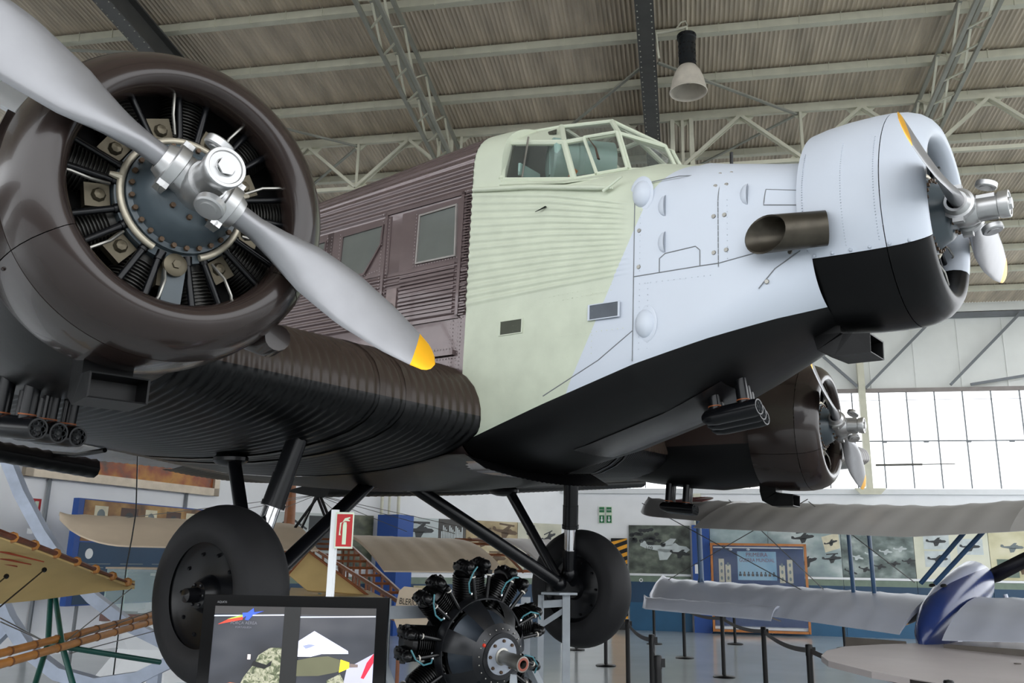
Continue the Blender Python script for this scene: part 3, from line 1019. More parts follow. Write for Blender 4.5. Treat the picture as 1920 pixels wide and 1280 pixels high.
for sgn, lab in ((-1, 'near corrugated wing, brown above and black below'), (1, 'far corrugated wing, brown above and black below')):
    r1 = wing_rows(.80, 4.6, .066, .011, 6); r2 = wing_rows(4.6, 14.3, .2, .008, 4)
    b = B()
    rows = [[(p[0], sgn * p[1], p[2]) for p in r] for r in r1 + r2[1:]]
    if sgn < 0: rows = [list(reversed(r)) for r in rows]
    b.grid(rows)
    b.f.append(tuple(range(len(b.v) - len(WP), len(b.v)))); b.mi.append(0)
    w_ = b.build('wing', M_wing, air, sharp=60); w_['label'] = lab
    # double-wing flap behind the trailing edge
    b = B(); rows = []
    for k in range(121):
        y = 1.45 + k * .06
        xl, zl, c = lerp(WTAB, y)
        xt = xl - c - .42; zt_ = zl - .40 + .0 * y
        d = .006 * math.cos(k * PI)
        prof = [(.0, 0), (-.03, .06), (-.10, .09), (-.25, .09), (-.85, .0), (-.85, -.012), (-.25, -.08), (-.10, -.085), (-.03, -.055)]
        rows.append([(xt + px, sgn * y, zt_ + pz + (d if pz > 0 else -d)) for px, pz in prof])
    if sgn > 0: rows = [list(reversed(r)) for r in rows]
    b.grid(rows, closed=True, caps=True); fl_ = b.build('flap', M_black, air, sharp=60)
    for y in (1.9, 3.2, 5.0):
        xl, zl, c = lerp(WTAB, y)
        b = B(); b.sweep([(xl - c + .5, sgn * y, zl - .33), (xl - c - .02, sgn * y, zl - .36), (xl - c - .55, sgn * y, zl - .33)], .022, 8); b.build('flap_bracket', M_black, fl_)
    # smooth root fairing panel and joint strips
    for yj in (1.42, 1.62):
        r_ = wing_rows(yj - .02, yj + .02, .04, 0, 2)
        b = B(); rr = [[(p[0] + .012 * (1 if i > 8 and i < 17 else 0), sgn * p[1], p[2] + (.014 if i < 12 else -.014)) for i, p in enumerate(r)] for r in r_]
        if sgn < 0: rr = [list(reversed(r)) for r in rr]
        b.grid(rr); b.build('joint_strip', M_wing, w_)
# belly between the wings
b = B(); rows = []
for i in range(24):
    x = -3.1 - i * .19
    xl, zl, c = WTAB[0][1:]
    z = None
    for j in range(len(WLO) - 1):
        if xl + WLO[j + 1][0] <= x <= xl + WLO[j][0]:
            t = (x - xl - WLO[j][0]) / (WLO[j + 1][0] - WLO[j][0]); z = zl + WLO[j][1] + (WLO[j + 1][1] - WLO[j][1]) * t
    if z is None: z = -1.60 if x > -3.6 else -1.55
    z = min(z, -1.5) - .012
    rows.append([(x, -.84 + 1.68 * k / 54, z - .007 * (k % 2) - .05 * (1 - (abs(-.84 + 1.68 * k / 54) / .84) ** 2)) for k in range(55)])
b.grid(rows); b.build('belly_skin', M_black, air, sharp=60)
b = B(); b.tube((-4.5, 13.2, -.25), (-3.6, 13.2, -.25), .022); b.tube((-3.6, 13.2, -.25), (-3.0, 13.2, -.25), .01); b.build('pitot_tube', M_steel, air)

# ---- engines
COWL_R = .70
PROF_OUT = [(-.80, .672), (-.7, .69), (-.55, .70), (-.40, .70), (-.30, .694), (-.22, .678), (-.155, .650), (-.11, .612), (-.085, .575), (-.075, .540), (-.085, .510), (-.115, .486), (-.16, .474)]
PROF_IN = [(-.22, .478), (-.30, .52), (-.42, .60), (-.60, .64), (-.78, .65)]


def cyl_mesh():
    prof = [(.24, .085), (.30, .085)]
    for i in range(17):
        r0 = .31 + i * .0155
        prof += [(r0, .080), (r0 + .001, .098), (r0 + .005, .098), (r0 + .006, .080)]
    prof += [(.585, .09), (.60, .10), (.635, .09), (.65, 0)]
    b_ = B(); b_.lathe(prof, 20)
    b_.box((.61, .045, .05), (.07, .05, .12)); b_.box((.61, -.045, .05), (.07, .05, .12))
    return b_.mesh('cylinder', M_fin, 50)


CYL = cyl_mesh()
b = B(); b.tube((.26, 0, 0), (.60, 0, 0), .0155, .0155, 10); b.tube((.25, 0, 0), (.29, 0, 0), .024, .02, 10); ROD = b.mesh('pushrod_tube', M_rod)
b = B(); b.sweep([(.30, 0, .0), (.38, .01, .03), (.46, .0, .04), (.50, -.01, .02)], .007, 6); b.ball((.50, -.01, .02), .016, 8); LEAD = b.mesh('ignition_lead', M_steel)
b = B(); b.lathe([(0, 0), (.014, 0), (.014, .011), (0, .013)], 6); BOLT = b.mesh('bolt', mat('rusty_bolt', (84, 66, 50), .5, .5))
b = B(); b.box((.335, 0, 0), (.10, .10, .05)); b.ball((.33, .0, .03), (.03, .03, .02), 8); PAD = b.mesh('rocker_pad', M_sump)
DOME = B(); DOME.lathe([(.03, 0), (.03, .05), (-.02, .055), (-.03, .10), (-.05, .12), (-.055, .15), (-.075, .17), (-.12, .195), (-.165, .222), (-.17, .243), (-.20, .246), (-.21, .28), (-.40, .28), (-.42, .0)], 48)
DOME = DOME.mesh('crankcase', M_crank, 45)
b = B(); pts = [(-.185, .262 * math.cos(t), .262 * math.sin(t)) for t in [math.radians(-68 + 316 * i / 60) for i in range(61)]]; b.sweep(pts, .0155, 10)
for t in (60, 130, 175, 20):
    a = math.radians(t); b.tube((-.185, .262 * math.cos(a), .262 * math.sin(a)), (-.19, .31 * math.cos(a), .31 * math.sin(a)), .02, .01, 8)
RING = b.mesh('ignition_ring', mat('pale_worn_alloy', (186, 178, 160), .4, .5, .15, 12))
b = B(); b.lathe([(-.40, 0), (-.40, .66), (-.46, .66)], 40); BAFF = b.mesh('baffle', M_dk)
b = B(); b.lathe([(0, 0), (.03, 0), (.03, .035), (.022, .05), (0, .05)], 20); b.lathe([(.03, 0), (.04, 0), (.04, .018), (.03, .02)], 6); SUMPC = b.mesh('sump_cap', M_sump)
b = B(); b.box((0, 0, 0), (.05, .085, .26)); SUMP = b.mesh('sump_box', M_crank, smooth=False)

# propeller: blade axis Z
NB = 26
rows = []
RT = 1.36
for i in range(NB + 1):
    r = .16 + (RT - .16) * (1 - (1 - i / NB) ** 1.35)
    f_ = (r - .16) / (RT - .16)
    ch = lerp([(.0, .052), (.10, .052), (.2, .075), (.35, .122), (.55, .146), (.75, .130), (.88, .102), (.95, .080), (.98, .055), (.994, .030), (1.0, .006)], f_)[0]
    th = lerp([(.0, .052), (.10, .050), (.2, .036), (.35, .024), (.6, .015), (.9, .008), (1.0, .002)], f_)[0]
    tw = -math.radians(lerp([(0, 42), (.3, 30), (.6, 20), (1.0, 12)], f_)[0])
    row = []
    for k in range(20):
        t = 2 * PI * k / 20
        u = ch * math.cos(t); w = th * math.sin(t) * (1 if math.sin(t) > 0 else .6)
        # chord mostly along +-Y, tipped by the blade angle
        row.append((u * math.sin(tw) + w * math.cos(tw), u * math.cos(tw) - w * math.sin(tw), r))
    rows.append(row)
b = B(); b.grid(rows, closed=True, caps=True); BLADE = b.mesh('blade', M_blade, 60)
b = B()
b.lathe([(-.17, 0), (-.17, .075), (-.09, .085), (-.03, .10), (.05, .10), (.09, .085), (.09, 0)], 28)
for sg in (1, -1):
    T_ = RY(-PI / 2 * sg)
    b.lathe([(.0, .085), (.10, .083), (.105, .098), (.15, .098), (.155, .082), (.17, .075), (.19, .066), (.19, .05)], 28, T=T_)
    for q in (1, -1):
        b.lathe([(-.03, 0), (-.03, .014), (.03, .014), (.03, .0)], 8, T=TR((.0, .108 * q, .128 * sg)) @ RY(.2))
        b.box((0, .105 * q, .128 * sg), (.06, .03, .045))
HUB = b.mesh('propeller_hub', M_silver, 40)
b = B(); b.lathe([(.06, .075), (.20, .072), (.205, .082), (.255, .086), (.262, .082), (.262, .070), (.256, .066), (.256, .040), (.262, .036)], 32); b.lathe([(.256, .038), (.275, .038), (.275, 0)], 6); DOMEP = b.mesh('pitch_cylinder', M_silver, 35)
b = B(); b.box((.14, .05, .0), (.10, .03, .06)); b.lathe([(-.02, 0), (-.02, .055), (-.014, .062), (.014, .062), (.02, .055), (.02, 0)], 28, T=TR((.15, .125, .02)) @ RZ(math.radians(75))); b.lathe([(-.024, .0), (-.024, .035), (.024, .035), (.024, 0)], 20, T=TR((.15, .125, .02)) @ RZ(math.radians(75))); CW = b.mesh('counterweight', M_silver, 35)


def lathe_sector(prof, a0, a1, n):
    b_ = B(); b_.lathe(prof, n, a0=a0, a1=a1); return b_


def engine(hub, toe, tilt, ph, up_mat, low_mat, which, split, pitch=0.0):
    ax = Vector((math.cos(toe) * math.cos(tilt), math.sin(toe) * math.cos(tilt), math.sin(tilt)))
    T = frame(hub, ax, z=(0, 0, 1))
    g = .0022 / COWL_R
    pieces = [('cowl_upper', up_mat, -split + g, PI + split - g), ('cowl_lower', low_mat, PI + split + g, 2 * PI - split - g)]
    cuts = (6, 0, len(PROF_OUT))
    for nm, mt, a0, a1 in pieces:
        n_ = 72 if nm == 'cowl_upper' else 44
        b_ = B()
        rear_p = [(-.775, .655)] + PROF_OUT[:5]
        fp = [(-.295, .693)] + PROF_OUT[5:] + PROF_IN
        b_.lathe(rear_p + [(-.305, .680)], n_, a0=a0, a1=a1)
        b_.lathe([(-.296, .680)] + fp, n_, a0=a0, a1=a1)
        o_ = b_.build(nm, mt, air, T, 50)
        o_['label'] = '%s half of the %s engine cowling' % ('upper' if nm == 'cowl_upper' else 'lower', which)
    cr = inst('radial_engine', DOME, air, T)
    cr['label'] = 'radial engine inside the %s cowling' % which
    inst('ignition_ring', RING, cr); inst('baffle', BAFF, cr)
    for k in range(9):
        a = PI / 2 + 2 * PI * k / 9
        inst('cylinder', CYL, cr, TR((-.34, 0, 0)) @ RX(a) @ Matrix(((0, 0, 1, 0), (1, 0, 0, 0), (0, 1, 0, 0), (0, 0, 0, 1))))
        for d in (-.13, .13):
            inst('pushrod_tube', ROD, cr, TR((-.215, 0, 0)) @ RX(a + d) @ Matrix(((0, 0, 1, 0), (1, 0, 0, 0), (0, 1, 0, 0), (0, 0, 0, 1))))
        inst('ignition_lead', LEAD, cr, TR((-.20, 0, 0)) @ RX(a + .22) @ Matrix(((0, 0, 1, 0), (1, 0, 0, 0), (0, 1, 0, 0), (0, 0, 0, 1))))
        inst('rocker_pad', PAD, cr, TR((-.27, 0, 0)) @ RX(a + .35) @ Matrix(((0, 0, 1, 0), (1, 0, 0, 0), (0, 1, 0, 0), (0, 0, 0, 1))))
    for k in range(26):
        a = 2 * PI * k / 26
        inst('bolt', BOLT, cr, TR((-.155, .228 * math.cos(a), .228 * math.sin(a))))
    for k in range(10):
        a = 2 * PI * k / 10 + .2
        inst('bolt', BOLT, cr, TR((-.045, .13 * math.cos(a), .13 * math.sin(a))))
    inst('sump_cap', SUMPC, cr, TR((-.20, 0, -.30))); inst('sump_box', SUMP, cr, TR((-.24, .01, -.43)) @ RY(.12))
    pr = inst('propeller_hub', HUB, air, T @ RX(ph - PI / 2))
    pr['label'] = 'silver two-bladed propeller of the %s engine' % which
    inst('blade', BLADE, pr, RZ(-pitch)); inst('blade', BLADE, pr, RX(PI) @ RZ(-pitch)); inst('pitch_cylinder', DOMEP, pr)
    inst('counterweight', CW, pr, TR((0, 0, .03))); inst('counterweight', CW, pr, RX(PI) @ TR((0, 0, .03)))
    return T


TN = engine((-2.115, -3.9, -.746), math.radians(-10.5), math.radians(2), math.radians(336), M_brown, M_brown, 'near', math.radians(31), math.radians(27))
TF = engine((-2.115, 3.9, -.746), math.radians(6), math.radians(0), math.radians(336), M_brown, M_brown, 'far', math.radians(31))
TC = engine((0, 0, 0), 0, 0, math.radians(178), M_white, M_black, 'centre', math.radians(31))

# nacelles of the wing engines
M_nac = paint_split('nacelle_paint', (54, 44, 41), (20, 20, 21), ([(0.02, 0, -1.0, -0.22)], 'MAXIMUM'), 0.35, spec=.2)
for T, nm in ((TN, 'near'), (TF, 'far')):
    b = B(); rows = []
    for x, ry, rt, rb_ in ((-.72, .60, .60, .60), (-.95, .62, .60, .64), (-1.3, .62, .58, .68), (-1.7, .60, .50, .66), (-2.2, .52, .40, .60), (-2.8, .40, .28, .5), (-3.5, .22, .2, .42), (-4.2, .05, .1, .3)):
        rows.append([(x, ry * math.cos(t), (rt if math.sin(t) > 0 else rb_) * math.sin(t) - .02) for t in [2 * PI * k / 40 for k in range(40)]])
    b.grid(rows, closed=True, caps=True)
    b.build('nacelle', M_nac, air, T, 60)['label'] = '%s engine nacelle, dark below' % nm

# exhaust stacks: three collectors on six pipes
b = B(); b.lathe([(-.22, 0), (-.22, .03), (-.19, .052), (-.12, .062), (.16, .062), (.21, .056), (.21, .046), (.18, .046), (.17, .0)], 20)
COLL = b.mesh('exhaust_collector', M_rod, 40)
b = B()
for k in range(7):
    a = k * PI / 3; r = 0 if k == 6 else .030
    b.lathe([(0, .012), (.006, .015), (.0, .0165), (-.006, .015)], 10, T=TR((.205, r * math.cos(a), r * math.sin(a))), closed_prof=True)
HONEY = b.mesh('honeycomb_mouth', mat('dull_grey_mesh', (62, 64, 66), .5, .3))
b = B(); b.tube((0, 0, .0), (0, 0, .24), .042, .042, 16); PIP = b.mesh('exhaust_stub', M_rod)
b = B(); b.lathe([(0, .040), (0, .046), (.007, .046), (.007, .040)], 16, T=RY(-PI / 2)); GAS = b.mesh('gasket', M_orange)


def stacks(T, which):
    root = empty('exhaust_stack', T, air)
    root['label'] = 'cluster of black exhaust collectors under the %s engine' % which
    for k, (dx, dy) in enumerate(((.0, -.17), (-.05, 0), (-.10, .17))):
        TT_ = TR((dx, dy, 0)) @ RZ(math.radians(-4)) @ RY(math.radians(4))
        inst('exhaust_collector', COLL, root, TT_); inst('honeycomb_mouth', HONEY, root, TT_)
        for px in (-.12, .10):
            inst('exhaust_stub', PIP, root, TT_ @ TR((px, 0, .03))); inst('gasket', GAS, root, TT_ @ TR((px, 0, .065)))


stacks(TR((-3.90, -3.62, -1.66)) @ RZ(math.radians(16)), 'near')
stacks(TR((-3.90, 3.72, -1.66)) @ RZ(math.radians(6)), 'far')
stacks(TR((-1.50, 0.05, -1.20)) @ RY(math.radians(-12)), 'centre')


def scoop(T, which):
    b_ = B()
    rows = [[(-.20, -.12, .30), (-.20, .12, .30), (-.02, .12, .30), (-.02, -.12, .30)], [(-.20, -.12, .08), (-.20, .12, .08), (-.02, .12, .08), (-.02, -.12, .08)], [(-.17, -.13, -.02), (-.17, .13, -.02), (.0, .13, .07), (.0, -.13, .07)],
            [(-.06, -.135, -.075), (-.06, .135, -.075), (.06, .135, .065), (.06, -.135, .065)], [(.17, -.14, -.07), (.17, .14, -.07), (.17, .14, .055), (.17, -.14, .055)]]
    b_.grid(rows, closed=True)
    rows2 = [rows[-1]] + [[(p[0] - .002, p[1] * .93, (p[2] + .0075) * .88 - .0075) for p in rows[-1]], [(.05, -.12, -.05), (.05, .12, -.05), (.05, .12, .04), (.05, -.12, .04)]]
    b_.grid(rows2, closed=True); b_.f.append(tuple(len(b_.v) - 4 + k for k in range(4))); b_.mi.append(0)
    o_ = b_.build('oil_cooler_scoop', M_black, air, T, smooth=False)
    o_['label'] = 'black box scoop below the %s cowling' % which


scoop(TN @ TR((-.62, -0.08, -.80)) @ Matrix.Diagonal((1, .9, .9, 1)), 'near'); scoop(TF @ TR((-.64, -0.02, -.80)), 'far'); scoop(TC @ TR((-.72, 0.0, -.80)), 'centre')
# small pipe at the edge of the near cowling
b = B(); b.sweep([(-.55, .52, -.46), (-.40, .55, -.50), (-.28, .54, -.50)], [.06, .07, .062], 14); b.build('breather_pipe', M_brown, air, TN)
# access plate with screws on the near cowling
b = B(); b.box((-.42, -.685, .16), (.12, .03, .17), R=RX(math.radians(-13)).to_3x3()); b.build('access_plate', M_brown, air, TN, smooth=False)
b = B()
for (x, a, r) in [(-.62, .3, .69), (-.62, .32, .69), (-.55, .34, .69), (-.58, .4, .69)] + [(-.6 + .02 * i, PI + .1 + .07 * i, .702) for i in range(8)]:
    b.ball((x, -abs(r * math.cos(a)) if a < 1 else r * math.cos(a), r * math.sin(a)), .009, 6)
o = b.build('rivets', M_brown, air, TN); o['kind'] = 'stuff'
b = B()
for i in range(40):
    for (x, r) in ((-.52, .7), (-.33, .697), (-.76, .684)):
        a = math.radians(150 + i * 1.4) if i < 20 else math.radians(178 + (i - 20) * 1.5)
        b.ball((x, r * math.cos(a), r * math.sin(a)), .004, 6)
for i in range(6):
    a = PI + math.radians(31) - .03
    b.ball((-.72 + i * .11, .70 * math.cos(a), .70 * math.sin(a)), (.012, .012, .012), 8)
o = b.build('cowl_rivets', M_rivw, air, TC); o['kind'] = 'stuff'

# ---- undercarriage
tp = []
RW, WW = .595, .19
for k in range(25):
    a = PI * k / 24 + 0
    tp.append((WW * math.cos(a) * (1 if abs(math.cos(a)) < .9 else .98), .40 + .195 * math.sin(a) ** .8))
b = B(); b.lathe([(.15, .34)] + tp + [(-.15, .34)], 56); TYRE = b.mesh('tyre', M_tyre, 60)
b = B(); b.lathe([(-.14, .0), (-.14, .10), (-.10, .12), (-.09, .30), (-.12, .33), (-.15, .385), (.15, .385), (.12, .33), (.10, .30), (.08, .13), (.13, .11), (.17, .085), (.18, 0)], 40)
for k in range(10):
    a = 2 * PI * k / 10; b.ball((.10, .27 * math.cos(a), .27 * math.sin(a)), .014, 8); b.ball((-.10, .27 * math.cos(a), .27 * math.sin(a)), .014, 8)
HUBW = b.mesh('wheel_hub', M_rod, 40)
b = B(); b.lathe([(.17, 0), (.17, .05), (.26, .045), (.27, .0)], 16)
for k in range(6):
    a = k * PI / 3; b.ball((.175, .07 * math.cos(a), .07 * math.sin(a)), .012, 6)
AXC = b.mesh('axle_cap', M_rod, 40)
for s, nm in ((-1, 'near'), (1, 'far')):
    gear = empty('main_wheel', TR((-4.257, s * 2.15, -2.566)) @ RZ(s * PI / 2 + math.radians(-3 * s)), air)
    gear['label'] = 'large black %s main wheel' % nm
    inst('tyre', TYRE, gear); inst('wheel_hub', HUBW, gear); inst('axle_cap', AXC, gear)
    top, bot = Vector((-4.12, s * 1.73, -1.45)), Vector((-4.25, s * 1.94, -2.42))
    ol = empty('oleo_leg', None, air)
    at = lambda t: top.lerp(bot, t)
    b = B(); b.tube(at(0), at(.52), .075, .075, 24); b.tube(at(.30), at(.52), .080, .080, 24); b.tube(at(.50), at(.535), .086, .086, 24); b.build('leg_sleeve', M_rod, ol)
    b = B(); b.tube(at(.53), at(.76), .060, .060, 24); b.build('chrome_piston', M_chrome, ol)
    b = B(); b.tube(at(.755), at(1.0), .072, .072, 24); b.ball(at(1.0), .09, 12); b.tube(at(1.0), (-4.257, s * 2.12, -2.566), .06, .06, 16); b.build('leg_foot', M_rod, ol)
    b = B(); b.tube((-4.95, s * .20, -1.62), (-4.28, s * 1.80, -2.52), .062, .062, 20); b.ball((-4.28, s * 1.80, -2.52), .08, 12); b.ball((-4.95, s * .20, -1.64), (.14, .1, .08), 14); b.build('axle_strut', M_rod, air)
    b = B(); b.tube((-4.98, s * 1.70, -1.50), (-4.30, s * 1.86, -2.52), .052, .052, 20); b.ball((-4.98, s * 1.70, -1.60), (.2, .1, .06), 14); b.build('rear_strut', M_rod, air)
# ------------------------------------------------------------------ museum fittings and exhibits
UP = Vector((0, 0, 1))


def WF(p, d):
    """wall frame: X along d, Y up, Z towards the room"""
    d = Vector((d[0], d[1], 0)).normalized(); zz = d.cross(UP)
    return Matrix(((d.x, 0, zz.x, p[0]), (d.y, 0, zz.y, p[1]), (0, 1, zz.z, p[2]), (0, 0, 0, 1)))


def flat(name, poly, material, T, parent=None, th=.004, z=0.0):
    b_ = B(); b_.prism(poly, th, T=TR((0, 0, z)))
    o_ = b_.build(name, material, parent, T if parent is None else None, smooth=False)
    if parent is not None and T is not None: o_.matrix_local = T
    return o_


def R4(x0, x1, y0, y1): return [(x0, y0), (x1, y0), (x1, y1), (x0, y1)]


def print_mat(name, cols, scale=2.0, stretch=(1, 1, 1), detail=6.0, rough=.45, emis=0.0, dist=0.0):
    if name in MATS: return MATS[name]
    M_ = bpy.data.materials.new(name); M_.use_nodes = True
    nt = M_.node_tree; bs = nt.nodes['Principled BSDF']; bs.inputs['Roughness'].default_value = rough
    tc = nt.nodes.new('ShaderNodeTexCoord'); mp = nt.nodes.new('ShaderNodeMapping'); mp.inputs['Scale'].default_value = stretch
    nz = nt.nodes.new('ShaderNodeTexNoise'); nz.inputs['Scale'].default_value = scale; nz.inputs['Detail'].default_value = detail; nz.inputs['Distortion'].default_value = dist
    rp = nt.nodes.new('ShaderNodeValToRGB'); el = rp.color_ramp.elements
    el[0].position = .28; el[1].position = .72
    n = len(cols)
    for i, c in enumerate(cols):
        if i == 0: e = el[0]
        elif i == n - 1: e = el[len(el) - 1]
        else: e = el.new(.28 + .44 * i / (n - 1))
        e.color = lin(c)
    nt.links.new(tc.outputs['Object'], mp.inputs[0]); nt.links.new(mp.outputs[0], nz.inputs['Vector'])
    nt.links.new(nz.outputs['Fac'], rp.inputs[0]); nt.links.new(rp.outputs[0], bs.inputs['Base Color'])
    if emis:
        nt.links.new(rp.outputs[0], bs.inputs['Emission Color']); bs.inputs['Emission Strength'].default_value = emis
    MATS[name] = M_
    return M_


M_sil = mat('print_dark_grey', (44, 48, 50), .5)
M_sil2 = mat('print_mid_grey', (110, 120, 122), .5)
M_lite = mat('print_pale_grey', (196, 204, 204), .5)
M_sepia = mat('print_sepia', (92, 70, 44), .5)
M_cream = mat('print_cream', (214, 206, 178), .5)


def plane_print(parent, T, cx, cy, s, ang=0.0, material=None, biplane=False, z=.008):
    """flat printed aircraft silhouette"""
    b_ = B(); T2 = TR((cx, cy, z)) @ RZ(ang) @ Matrix.Diagonal((s, s, 1, 1))
    b_.prism([(-.5, .02), (-.48, .12), (-.40, .12), (-.34, .04), (.1, .07), (.2, .12), (.28, .07), (.42, .06), (.5, .0), (.42, -.06), (.0, -.08), (-.4, -.02)], .001, T=T2)
    b_.prism([(-.15, -.02), (.18, -.02), (.05, -.22), (-.10, -.24)], .001, T=T2)
    b_.prism([(-.10, .05), (.12, .05), (.22, .20), (.1, .20)], .001, T=T2)
    if biplane:
        b_.prism([(-.25, .26), (.35, .26), (.35, .20), (-.25, .20)], .001, T=T2)
    o_ = b_.build('printed_aircraft', material or M_sil, parent, None, smooth=False)
    return o_


# ---- panels on the window wall
W3T = WF(H(.105, .03, 0), DV)                         # local x = metres along the wall, y = height
specs = [(-1.60, .06, 'green-grey photo mural of an airliner over dark trees', ((30, 36, 30), (84, 92, 82), (132, 140, 126)), 2.4),
         (.58, 2.10, 'photo mural of teal storm clouds above the glass display case', ((96, 118, 124), (150, 170, 172), (190, 206, 206)), 1.2),
         (2.10, 3.95, 'photo mural of dark aircraft in grey clouds right of the display case', ((108, 126, 130), (150, 166, 166), (206, 214, 212)), 1.2),
         (3.95, 5.75, 'grey photo mural of aircraft over a patchwork of fields', ((46, 56, 54), (110, 124, 120), (176, 186, 182)), 2.2),
         (5.75, 7.55, 'cream mural with small framed aircraft photos behind the silver nacelle', ((196, 198, 174), (214, 214, 194), (226, 224, 206)), .9),
         (7.55, 9.5, 'yellowish mural at the far right end of the wall', ((176, 170, 130), (208, 202, 168), (222, 216, 190)), 1.2)]
murals = []
SH = ['green-grey airliner mural', 'storm cloud mural behind the display case', 'mural of aircraft in clouds right of the case', 'grey patchwork fields mural', 'cream mural behind the silver nacelle', 'yellowish mural at far right']
SH2 = ['farmhouse mural', 'dark green mural left of the blue kiosk', 'seaplane mural right of the blue kiosk', 'dark group photo mural', 'sepia wings mural', 'cream mural with the man']
for k, (x0, x1, lab, cols, sc) in enumerate(specs):
    o = flat('photo_mural', R4(x0 + .006, x1 - .006, 1.48, 2.76), print_mat('mural_print_%d' % k, cols, sc, (1, 1.4, 1), 7), W3T, None, .02)
    tag(o, lab, 'mural', 'photo murals on the window wall'); murals.append(o)
    o = flat('white_rail', R4(x0, x1, 1.42, 1.475), M_whitepl, W3T, None, .035)
    tag(o, 'white rail under the %s' % SH[k], 'rail')
    o = flat('base_panel', R4(x0 + .006, x1 - .006, .0, 1.415), M_teal2, W3T, None, .02)
    tag(o, 'teal base panel below the %s' % SH[k], 'panel', 'teal base panels')
    flat('green_strip', R4(x0 + .006, x1 - .006, 1.26, 1.415), mat('sage_green_strip', (112, 128, 112), .5), None, o, .002, .02)
    flat('dark_band', R4(x0 + .006, x1 - .006, .72, 1.26), M_teal, None, o, .002, .02)
m0, m1, m2, m3, m4, m5 = murals
plane_print(m0, None, -.62, 2.15, 1.35, -.05, M_lite, z=.021); plane_print(m0, None, -.22, 2.02, .55, -.1, M_sil, z=.023)
text('printed_digits', '109', .14, M_sil, TR((-1.05, 2.14, .026)), m0)
plane_print(m2, None, 3.0, 2.48, .6, .15, M_sil, True, z=.021); plane_print(m2, None, 3.05, 1.85, .6, .35, M_sil, z=.021); plane_print(m2, None, 3.7, 1.95, .5, .1, M_sil, True, z=.021)
flat('printed_photo', [(3.55, 2.1), (4.0 - .07, 2.22), (3.9, 2.62), (3.47, 2.5)], M_cream, None, m2, .001, .021); plane_print(m2, None, 3.7, 2.36, .36, .3, z=.024)
for i in range(9):
    plane_print(m3, None, 4.15 + .18 * i, 1.62 + .075 * ((i * 5) % 9), .34, -.3 + .05 * i, M_lite if i % 2 else M_sil, z=.021)
for cx, cy in ((6.3, 2.42), (6.3, 1.98), (7.1, 2.3)):
    flat('printed_photo', R4(cx - .31, cx + .31, cy - .20, cy + .20), M_lite, None, m4, .001, .021); plane_print(m4, None, cx, cy, .5, .03, M_sil, z=.024)
flat('printed_photo', R4(7.7, 8.2, 1.55, 2.0), mat('print_green_grey', (96, 112, 100), .5), None, m5, .001, .021); plane_print(m5, None, 8.1, 2.3, .55, 0, M_sil2, z=.024); plane_print(m5, None, 8.3, 1.75, .5, 0, M_sepia, z=.024)
b = B()
for k in range(26):
    x = -1.55 + random.random() * .9; y = 2.3 + random.random() * .42 - (x + 1.55) * .1
    b.prism([(x + .07 * math.cos(t) * (1 + .3 * math.sin(3 * t)), min(2.75, y + .05 * math.sin(t))) for t in [2 * PI * i / 8 for i in range(8)]], .001, T=TR((0, 0, .021)))
b.build('printed_trees', M_sil, m0, smooth=False)
o = flat('small_photo', R4(-.72, .05, .68, 1.18), print_mat('small_grey_print', ((60, 70, 66), (120, 132, 122), (168, 176, 160)), 2), W3T @ TR((0, 0, .024)), None, .01); tag(o, 'small grey aircraft photo on the teal panel below the green mural', 'photo'); plane_print(o, None, -.3, .88, .5, 0, z=.011)
o = flat('small_photo', R4(3.35, 4.1, .72, .98), print_mat('small_grey_print2', ((60, 66, 62), (120, 126, 116), (168, 170, 160)), 3), W3T @ TR((0, 0, .024)), None, .01); tag(o, 'small photo low on the wall just right of the display case', 'photo')
for x, z, w3p in ((-1.28, 1.30, 0),):
    b = B(); b.lathe([(.025, .03), (.03, .042), (.025, .05), (.02, .05), (.02, .03)], 20, T=RY(-PI / 2)); o = b.build('ring_hook', M_whitepl, None, W3T @ TR((x, z, .004))); tag(o, 'white ring on the teal panel near the far wheel', 'hook')

# blue column and hazard post
b = B(); b.box((.335, 1.385, .12), (.46, 2.77, .24)); o = b.build('blue_column', M_blue, None, W3T, smooth=False); tag(o, 'bright blue square column left of the glass display case', 'column')
flat('notice', R4(.16, .36, 1.5, 1.74), M_whitepl, None, o, .004, .242)
b = B(); b.box((-1.86, 1.2, .05), (.44, 2.4, .1)); hz = b.build('hazard_post', M_rod, None, W3T, smooth=False); tag(hz, 'black and yellow striped hazard post behind the far wheel', 'post')
M_haz = mat('hazard_yellow', (232, 160, 30), .5)
for i in range(11):
    z = .1 + i * .21
    flat('stripe', [(-2.08, z), (-1.64, z + .16), (-1.64, min(2.4, z + .26)), (-2.08, min(2.4, z + .1))], M_haz, None, hz, .003, .1)
M_exitg = mat('exit_sign_green', (18, 108, 62), .5)
for k, x in enumerate((-2.42, -2.22)):
    e = flat('exit_sign', R4(x, x + .17, 2.80, 3.26), mat('glow_sign_white', (214, 226, 206), .5), W3T, None, .01)
    tag(e, '%s of the two green arrow exit signs on the white wall' % ('left' if k == 0 else 'right'), 'sign', 'exit signs')
    flat('sign_field', R4(x + .015, x + .155, 3.10, 3.245), M_exitg, None, e, .002, .011)
    flat('sign_field', R4(x + .015, x + .155, 2.815, 3.02), M_exitg, None, e, .002, .011)
    flat('arrow', [(x + .085, 2.84), (x + .13, 2.90), (x + .10, 2.90), (x + .10, 2.99), (x + .07, 2.99), (x + .07, 2.90), (x + .04, 2.90)], M_whitepl, None, e, .002, .014)
    text('sign_text', 'SAÍDA', .045, M_whitepl, TR((x + .085, 3.17, .014)), e)

